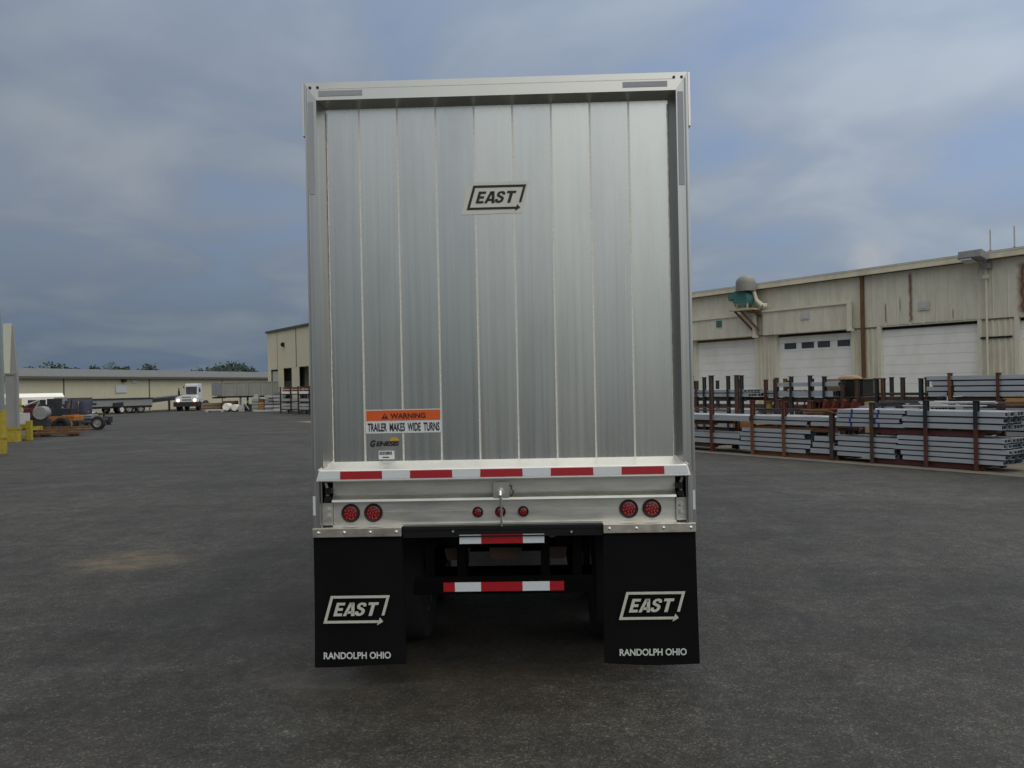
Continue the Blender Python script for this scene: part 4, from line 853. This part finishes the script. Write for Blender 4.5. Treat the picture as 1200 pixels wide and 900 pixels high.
X = thing('steel_pile', 'rust coloured steel beams laid on blocks in front of the orange machine', 'steel beams', (-21.4, 40.3, 0), .06)
rr = random.Random(5)
for k in range(5):
    m = MB(); z_ = .12+.11*(k//2); xx = rr.uniform(-.1,.1); m.box(-1.1+xx, 1.15+xx-.3*(k % 2), -.5+.22*k, -.38+.22*k, z_, z_+.10); m.build('beam', M['orangesteel'] if k % 2 else M['rust'], X)
m = MB(); m.box(-.8,-.65,-.6,.6,0,.12); m.box(.5,.65,-.6,.6,0,.12); m.build('block', M['brownsteel'], X)
# navy wrapped rolls
for (a_, Z, h_, lb) in ((-.517, 55, 1.55, 'left navy wrapped roll standing behind the dolly'), (-.500, 55, 1.50, 'right navy wrapped roll standing behind the dolly, near the silver flatbed')):
    m = MB(); m.lathe([(0,.001),(0,.38),(h_*.95,.38),(h_,.34),(h_,.001)], 16, 'Z'); o = m.build('wrapped_roll', M['navy'], loc=L(a_, Z), smooth=True); tag(o, lb, 'roll', 'navy rolls behind the dolly')
m = MB(); m.box(-.4,.4,-.4,.4,0,1.45); m.box(-.3,.3,-.42,-.4,.2,1.2,1); o = m.build('timber_box', [M['tan'], M['greyp']], loc=L(-.508,55.6)); tag(o, 'tan box standing between the two navy rolls', 'box')
m = MB(); m.box(-1.2,.9,-.5,.5,0,1.35); m.box(-.9,-.3,-.5,.4,1.35,1.65); m.box(.2,.7,-.4,.4,1.35,1.7); m.tube((-1.0,-.5,.6),(1.1,-.5,1.3),.05,6); o = m.build('scrap_skip', M['blacksteel'], loc=L(-.545,52)); tag(o, 'black scrap skip with jutting parts behind the orange machine', 'skip')
m = MB(); m.box(-.6,.6,-.4,.4,0,.18); m.box(-.5,.3,-.3,.3,.18,1.5); m.box(-.35,.2,-.3,.3,1.5,1.75); o = m.build('machine_case', M['greyp'], loc=L(-.528,56)); tag(o, 'grey machine case standing left of the navy rolls', 'machine')
# white covered trailer and silver trailer along the shed
X = thing('covered_trailer', 'white tarpaulin covered trailer before the shed at far left', 'trailer', (-38.6, 69.5, 0), FR-.55)
m = MB(); m.prism([(-1.2,1.15),(1.2,1.15),(1.2,1.75),(.7,2.05),(-.7,2.05),(-1.2,1.75)], -4.5, 1.6, 'X'); m.build('tarpaulin', M['tarp'], X)
m = MB(); m.box(-4.6,4.1,-1.2,1.2,.95,1.14); m.prism([(-1.0,1.14),(1.0,1.14),(.8,1.5),(-.8,1.62)], 1.8, 3.9, 'X'); m.build('deck', M['blacksteel'], X)
for xx in (-3.3,-2.1, 3.0): wheel(X, xx, -1.0, .46, .14)
X = thing('flatbed_trailer', 'silver sided flatbed trailer with black top edge beside the shed', 'trailer', (-38.0, 80.4, 0), radians(48))
m = MB(); m.box(-5.5,3.6,-1.2,1.2,.70,1.30); m.build('side_panel', M['greyp'], X)
m = MB(); m.box(-5.6,3.7,-1.25,1.25,1.30,1.44); m.build('top_edge', M['blacksteel'], X)
m = MB(); m.box(-5.5,3.6,-1.1,1.1,.50,.70); m.box(-4.2,-2.8,-1.24,-1.2,.80,1.2); m.build('underframe', M['blacksteel'], X)
for xx in (1.4, 2.5): wheel(X, xx, -1.0, .44, .13)
# tractor with lowboy
X = thing('lowboy_trailer', 'dark long trailer sloping up behind the white yard tractor', 'trailer', (-37.6, 80.8, 0), math.atan2(8.2, 4.2))
m = MB(); m.prism([(-1.0,.62),(9.0,1.32),(9.0,1.62),(-1.0,1.02)], -1.2, 1.2, 'Y'); m.build('deck', M['blacksteel'], X)
for xx in (-.2, 1.05): 
    for yy in (-1.05, 1.05): wheel(X, xx, yy, .40, .14, rim='whitep')
m = MB(); m.box(7.0,7.15,-1.0,-.85,0,1.2); m.box(7.0,7.15,.85,1.0,0,1.2); m.build('landing_leg', M['greyp'], X)
X = thing('yard_tractor', 'white yard tractor with lit headlights facing us before the shed', 'truck', (-32.75, 86.0, 0), .10)
m = MB(); m.box(-.30,.95,.4,1.9,1.05,2.72); m.build('cab', M['whitep'], X, bevel=.06)
m = MB(); m.box(-.20,.85,.37,.398,1.62,2.42); m.build('windshield', M['glass'], X)
m = MB(); m.box(.12,.16,.365,.37,1.62,2.40); m.box(-.22,-.19,.365,.37,1.6,2.42); m.build('wiper', M['blacksteel'], X)
m = MB(); m.prism([(-1.10,.85),(1.08,.85),(1.05,1.35),(.85,1.60),(-.35,1.60),(-.80,1.45),(-1.08,1.30)], -.35, .40, 'Y'); m.build('hood', M['whitep'], X, bevel=.03)
m = MB(); m.box(-.45,.45,-.36,-.35,1.30,1.42); m.box(-.4,.5,-.365,-.35,1.0,1.18); m.build('grille', M['greyp'], X)
m = MB(); m.box(-1.22,1.22,-.5,-.30,.42,.90); m.box(-1.1,1.1,-.3,4.2,.5,.8); m.build('bumper', M['blacksteel'], X)
for xx in (-.80, .82):
    m = MB(); m.lathe([(-.40,.001),(-.40,.12),(-.35,.15)], 16, 'Y', (xx,0,1.06)); m.build('headlight', M['headlight'], X)
    m = MB(); m.box(xx-.05,xx+.05,-.515,-.5,.80,.88); m.build('marker_light', M['marker'], X)
for xx in (-.95,.95):
    for yy in (.5, 3.4):
        m = MB(); w_ = .17; m.lathe([(-w_,.3),(-w_,.45),(-w_*.7,.5),(w_*.7,.5),(w_,.45),(w_,.3)], 24, 'X', (xx,yy,.5)); q = m.build('wheel', M['rubber'], X, smooth=True)
        m = MB(); m.lathe([(-w_*.7,.3),(0,.25),(0,.001)], 16, 'X', (xx,yy,.5)); m.build('rim', M['whitep'], q)
m = MB(); m.tube((-1.05,.9,1.1),(-1.05,.9,2.3),.06,10); m.tube((-1.05,.9,1.5),(-1.05,.9,2.0),.10,10); m.build('exhaust_stack', M['blacksteel'], X)
for xx in (1.12, -1.12):
    m = MB(); m.box(xx-.08,xx+.08,.38,.44,1.85,2.25) if xx > 0 else m.box(-.48,-.40,.38,.44,2.3,2.5); m.tube((.95 if xx > 0 else -.3,.42,2.3),(xx if xx > 0 else -.44,.42,2.3),.02,6); m.build('mirror', M['blacksteel'], X)
m = MB(); m.box(-.95,-.4,.6,1.4,1.45,1.62); m.build('side_tank', M['navy'], X)

for (a_, Z, w_, h_, mt_, nm, lb, ct) in (
        (-.572, 43.5, .9, 1.25, 'greenp', 'gear_housing', 'grey green gear housing left of the maroon engine unit', 'housing'),
        (-.552, 46.5, 1.3, 1.35, 'blacksteel', 'axle_rack', 'black rack of axles behind the grey drum', 'rack'),
        (-.535, 48.5, 1.1, 1.30, 'greyp', 'steel_tub', 'grey steel tub behind the orange machine', 'tub'),
        (-.522, 49.5, .8, 1.45, 'brownsteel', 'brown_stillage', 'dark brown frame standing left of the navy rolls', 'frame'),
        (-.488, 53.0, 1.6, .95, 'blacksteel', 'spare_axle', 'low black axle assembly right of the navy rolls', 'axle')):
    X = thing(nm, lb, ct, L(a_, Z), rr.uniform(-.3,.3))
    m = MB(); m.box(-w_/2,w_/2,0,.7,.12,h_*.55); m.build('body', M[mt_], X, bevel=.03)
    for q in range(5):
        m = MB(); x0 = rr.uniform(-w_/2,w_/2); m.tube((x0,rr.uniform(-.1,.5),h_*.4),(x0+rr.uniform(-.4,.4),rr.uniform(-.1,.5),h_*rr.uniform(.75,1.05)),rr.choice((.04,.06,.09)),8); m.build('pipe', M[rr.choice(('blacksteel','greyp','galv','brownsteel'))], X)
    m = MB(); m.box(-w_/2+.1,-w_/2+.2,-.05,.6,0,.14); m.box(w_/2-.2,w_/2-.1,-.05,.6,0,.14); m.box(-w_*.3,w_*.1,-.06,.3,h_*.5,h_*.78); m.tube((w_*.15,-.1,h_*.3),(w_*.45,-.1,h_*.3),.16,12); m.build('bracket', M['blacksteel'], X)
# right cluster (left of the silver trailer edge)
X = thing('dump_trailer', 'long ribbed grey open trailer parked behind the stacked stock', 'trailer', (-25.3, 84.0, 0), radians(-4))
m = MB(); m.box(-3.3, 7.6, -1.2, 1.2, 1.40, 2.72); m.box(-3.35,7.6,-1.24,1.24,2.68,2.76); m.build('body', mat('weathered_grey_side', (.30,.30,.275), .7, .1, var=.18, vs=.8, vmap=(1.5,1,.3)), X)
for k in range(9): m = MB(); m.box(-2.7+k*1.2, -2.62+k*1.2, -1.26, -1.2, 1.42, 2.68); m.build('side_rib', M['galv'], X)
m = MB(); m.box(-3.9,-3.0,-1.15,-1.0,1.45,2.8); m.box(-3.36,-2.9,-1.28,-1.21,1.5,2.66); m.build('front_board', M['greyp'], X)
m = MB(); m.box(-3.6,7.6,-1.1,1.1,1.25,1.39); m.box(-4.1,-3.2,-.6,.6,1.2,1.34); m.build('chassis', M['blacksteel'], X)
for xx in (5.4, 6.6): wheel(X, xx, -1.0, .5, .15)
m = MB(); m.box(-1.2,-1.05,-1,-.85,0,1.3); m.box(-1.2,-1.05,.85,1,0,1.3); m.build('landing_leg', M['greyp'], X)
def box_thing(name, label, cat, a, Z, w, d, h, z, mt, group=None, slats=0, mt2=None):
    m = MB(); m.box(-w/2,w/2,0,d,0,h)
    for k in range(slats): zz = h*(k+1)/(slats+1); m.box(-w/2-.01,w/2+.01,-.02,d,zz-.02,zz+.02,1)
    o = m.build(name, [M[mt], M[mt2 or 'dark']], loc=L(a, Z, z)); return tag(o, label, cat, group)
box_thing('dirt_pile_box', 'low brown timber stack just right of the yard tractor', 'timber', -.353, 84, 1.9, 1.5, .75, 0, 'wood', slats=2)
box_thing('brown_crate', 'dark brown crate behind the white drums', 'crate', -.333, 82, 1.2, 1.2, .95, .0, 'rust', slats=2)
m = MB(); m.box(-.9,.9,0,.8,.10,.22); m.box(-.8,-.6,0,.8,0,.1); m.box(.6,.8,0,.8,0,.1); o = m.build('pale_plank_stack', M['palegrey'], loc=L(-.349, 79)); tag(o, 'pale planks lying on the asphalt right of the yard tractor', 'planks')
for i, (a_, lb) in enumerate(((-.3355, 'white round tank lying left of the pale scrap frames'), (-.326, 'smaller white round tank beside the pale scrap frames'))):
    m = MB(); r_ = .36-.06*i; m.lathe([(0,.001),(0,r_*.9),(.06,r_),(1.0,r_),(1.06,r_*.9),(1.06,.001)], 18, 'Y', (0,0,r_+.05)); m.box(-.3,.3,.2,.3,0,.12,1); o = m.build('white_tank', [M['tarp'], M['dark']], loc=L(a_, 79.5-i*.6), smooth=True); tag(o, lb, 'tank', 'white tanks on the far yard')
X = thing('scrap_pile', 'pale bent metal frames piled left of the green crate', 'scrap', L(-.315, 79), 0)
rr = random.Random(9)
for k in range(7):
    m = MB(); a0 = (rr.uniform(-.6,.6), rr.uniform(0,.6), rr.uniform(0,.3)); a1 = (rr.uniform(-.6,.6), rr.uniform(0,.6), rr.uniform(.5,1.0)); m.tube(a0, a1, .045, 6); m.box(a0[0]-.2,a0[0]+.3,a0[1],a0[1]+.3,.0,.25+.07*k) ; m.build('frame_piece', M['palegrey'] if k % 3 else M['blacksteel'], X)
box_thing('green_crate', 'grey green slatted crate left of the orange crate', 'crate', -.3015, 79, .62, 1.0, 1.15, 0, 'greenp', slats=3)
m = MB(); m.prism([(-.3,0),(.3,0),(.3,.35),(.0,.4)], 0, .5, 'Y'); o = m.build('crate_lid', M['palegrey'], loc=L(-.3015, 79.2, 1.15)); tag(o, 'pale tilted lid resting on the grey green crate', 'lid')
box_thing('amber_crate', 'orange crate of slatted timber beside the grey green crate', 'crate', -.2945, 79, .52, 1.0, .80, 0, 'wood2', slats=3)
box_thing('rust_box', 'small rust red box on top of the orange crate', 'box', -.2945, 79.2, .44, .6, .32, .80, 'rust')
def pile(a, Z, w, n, ph, where, mats):
    for k in range(n):
        m = MB(); m.box(-w/2,w/2,0,1.2,0.04,ph*.82)
        for q in range(4): xx = -w/2+w*(q+.5)/4; m.box(xx-.05,xx+.05,0.02,1.1,0,.04,1)
        o = m.build('sheet_pack', [M[mats[k % len(mats)]], M['dark']], loc=L(a, Z, k*ph)); tag(o, '%s grey sheet pack %s' % (('top' if k == n-1 else ORD[k]), where), 'sheet pack', 'sheet packs in the far stacks')
pile(-.2855, 78, .75, 5, .30, 'in the narrow stack right of the orange crate', ['greyp','palegrey','greyp'])
pile(-.2745, 77.5, .85, 6, .30, 'in the tall stack next to the pole rack', ['palegrey','alu2','greyp'])
m = MB(); m.box(-1.6,1.4,0,.9,0,.12); o = m.build('pale_curb', M['palegrey'], loc=L(-.283, 77.0)); tag(o, 'pale low board lying before the grey sheet stacks', 'board')
def far_rack(a, Z, w, label):
    X = thing('stock_rack', label, 'rack', L(a, Z), radians(-30), 'far racks left of the trailer')
    for q in range(3):
        for yy in (0, .9):
            m = MB(); xx = -w/2+w*q/2; m.box(xx-.05,xx+.05,yy,yy+.08,0,2.2); m.build('post', M['brownsteel'], X)
    for z_ in (.35, 1.0, 1.6): m = MB(); m.box(-w/2,w/2,0,.08,z_-.08,z_); m.box(-w/2,w/2,.9,.98,z_-.08,z_); m.build('rail', M['blacksteel'], X)
    return X
rr = random.Random(21)
for (a_, Z, w_, lb, wh) in ((-.260, 70, 2.3, 'far steel rack nearest the tall sheet stack', 'on the far rack by the sheet stacks'), (-.238, 67, 2.4, 'far steel rack touching the silver trailer edge', 'on the far rack at the trailer edge')):
    far_rack(a_, Z, w_, lb)
    for k, z_ in enumerate((.35, .62, 1.0, 1.6)):
        m = MB()
        for q in range(7): y_ = .08+q*.11; m.box(-w_/2-.1+rr.uniform(-.1,.1), w_/2+rr.uniform(-.1,.2), y_, y_+.09, 0, .2)
        o = m.build('pipe_layer', M[['alu','palegrey','alu2','tarp'][k]], loc=L(a_, Z, z_), rot=radians(-30)); tag(o, '%s row of grey bars %s' % (ORD[k] if k < 3 else 'top white', wh), 'bars', 'bars on the far racks')
    for k in range(5):
        m = MB(); m.box(-.11,.11,0,.25,0,.34); m.box(-.12,.12,-.01,.26,.12,.2,1)
        o = m.build('parts_block', [M['redsteel' if k % 2 else 'orangesteel'], M['palegrey']], loc=(a_*Z+(-.8+.42*k)*.87, Z+.3-(-.8+.42*k)*.5, 1.8), rot=radians(-30))
        tag(o, 'reddish block in the row atop the bars ' + wh, 'block', 'reddish blocks '+wh)
bpy.context.view_layer.update()
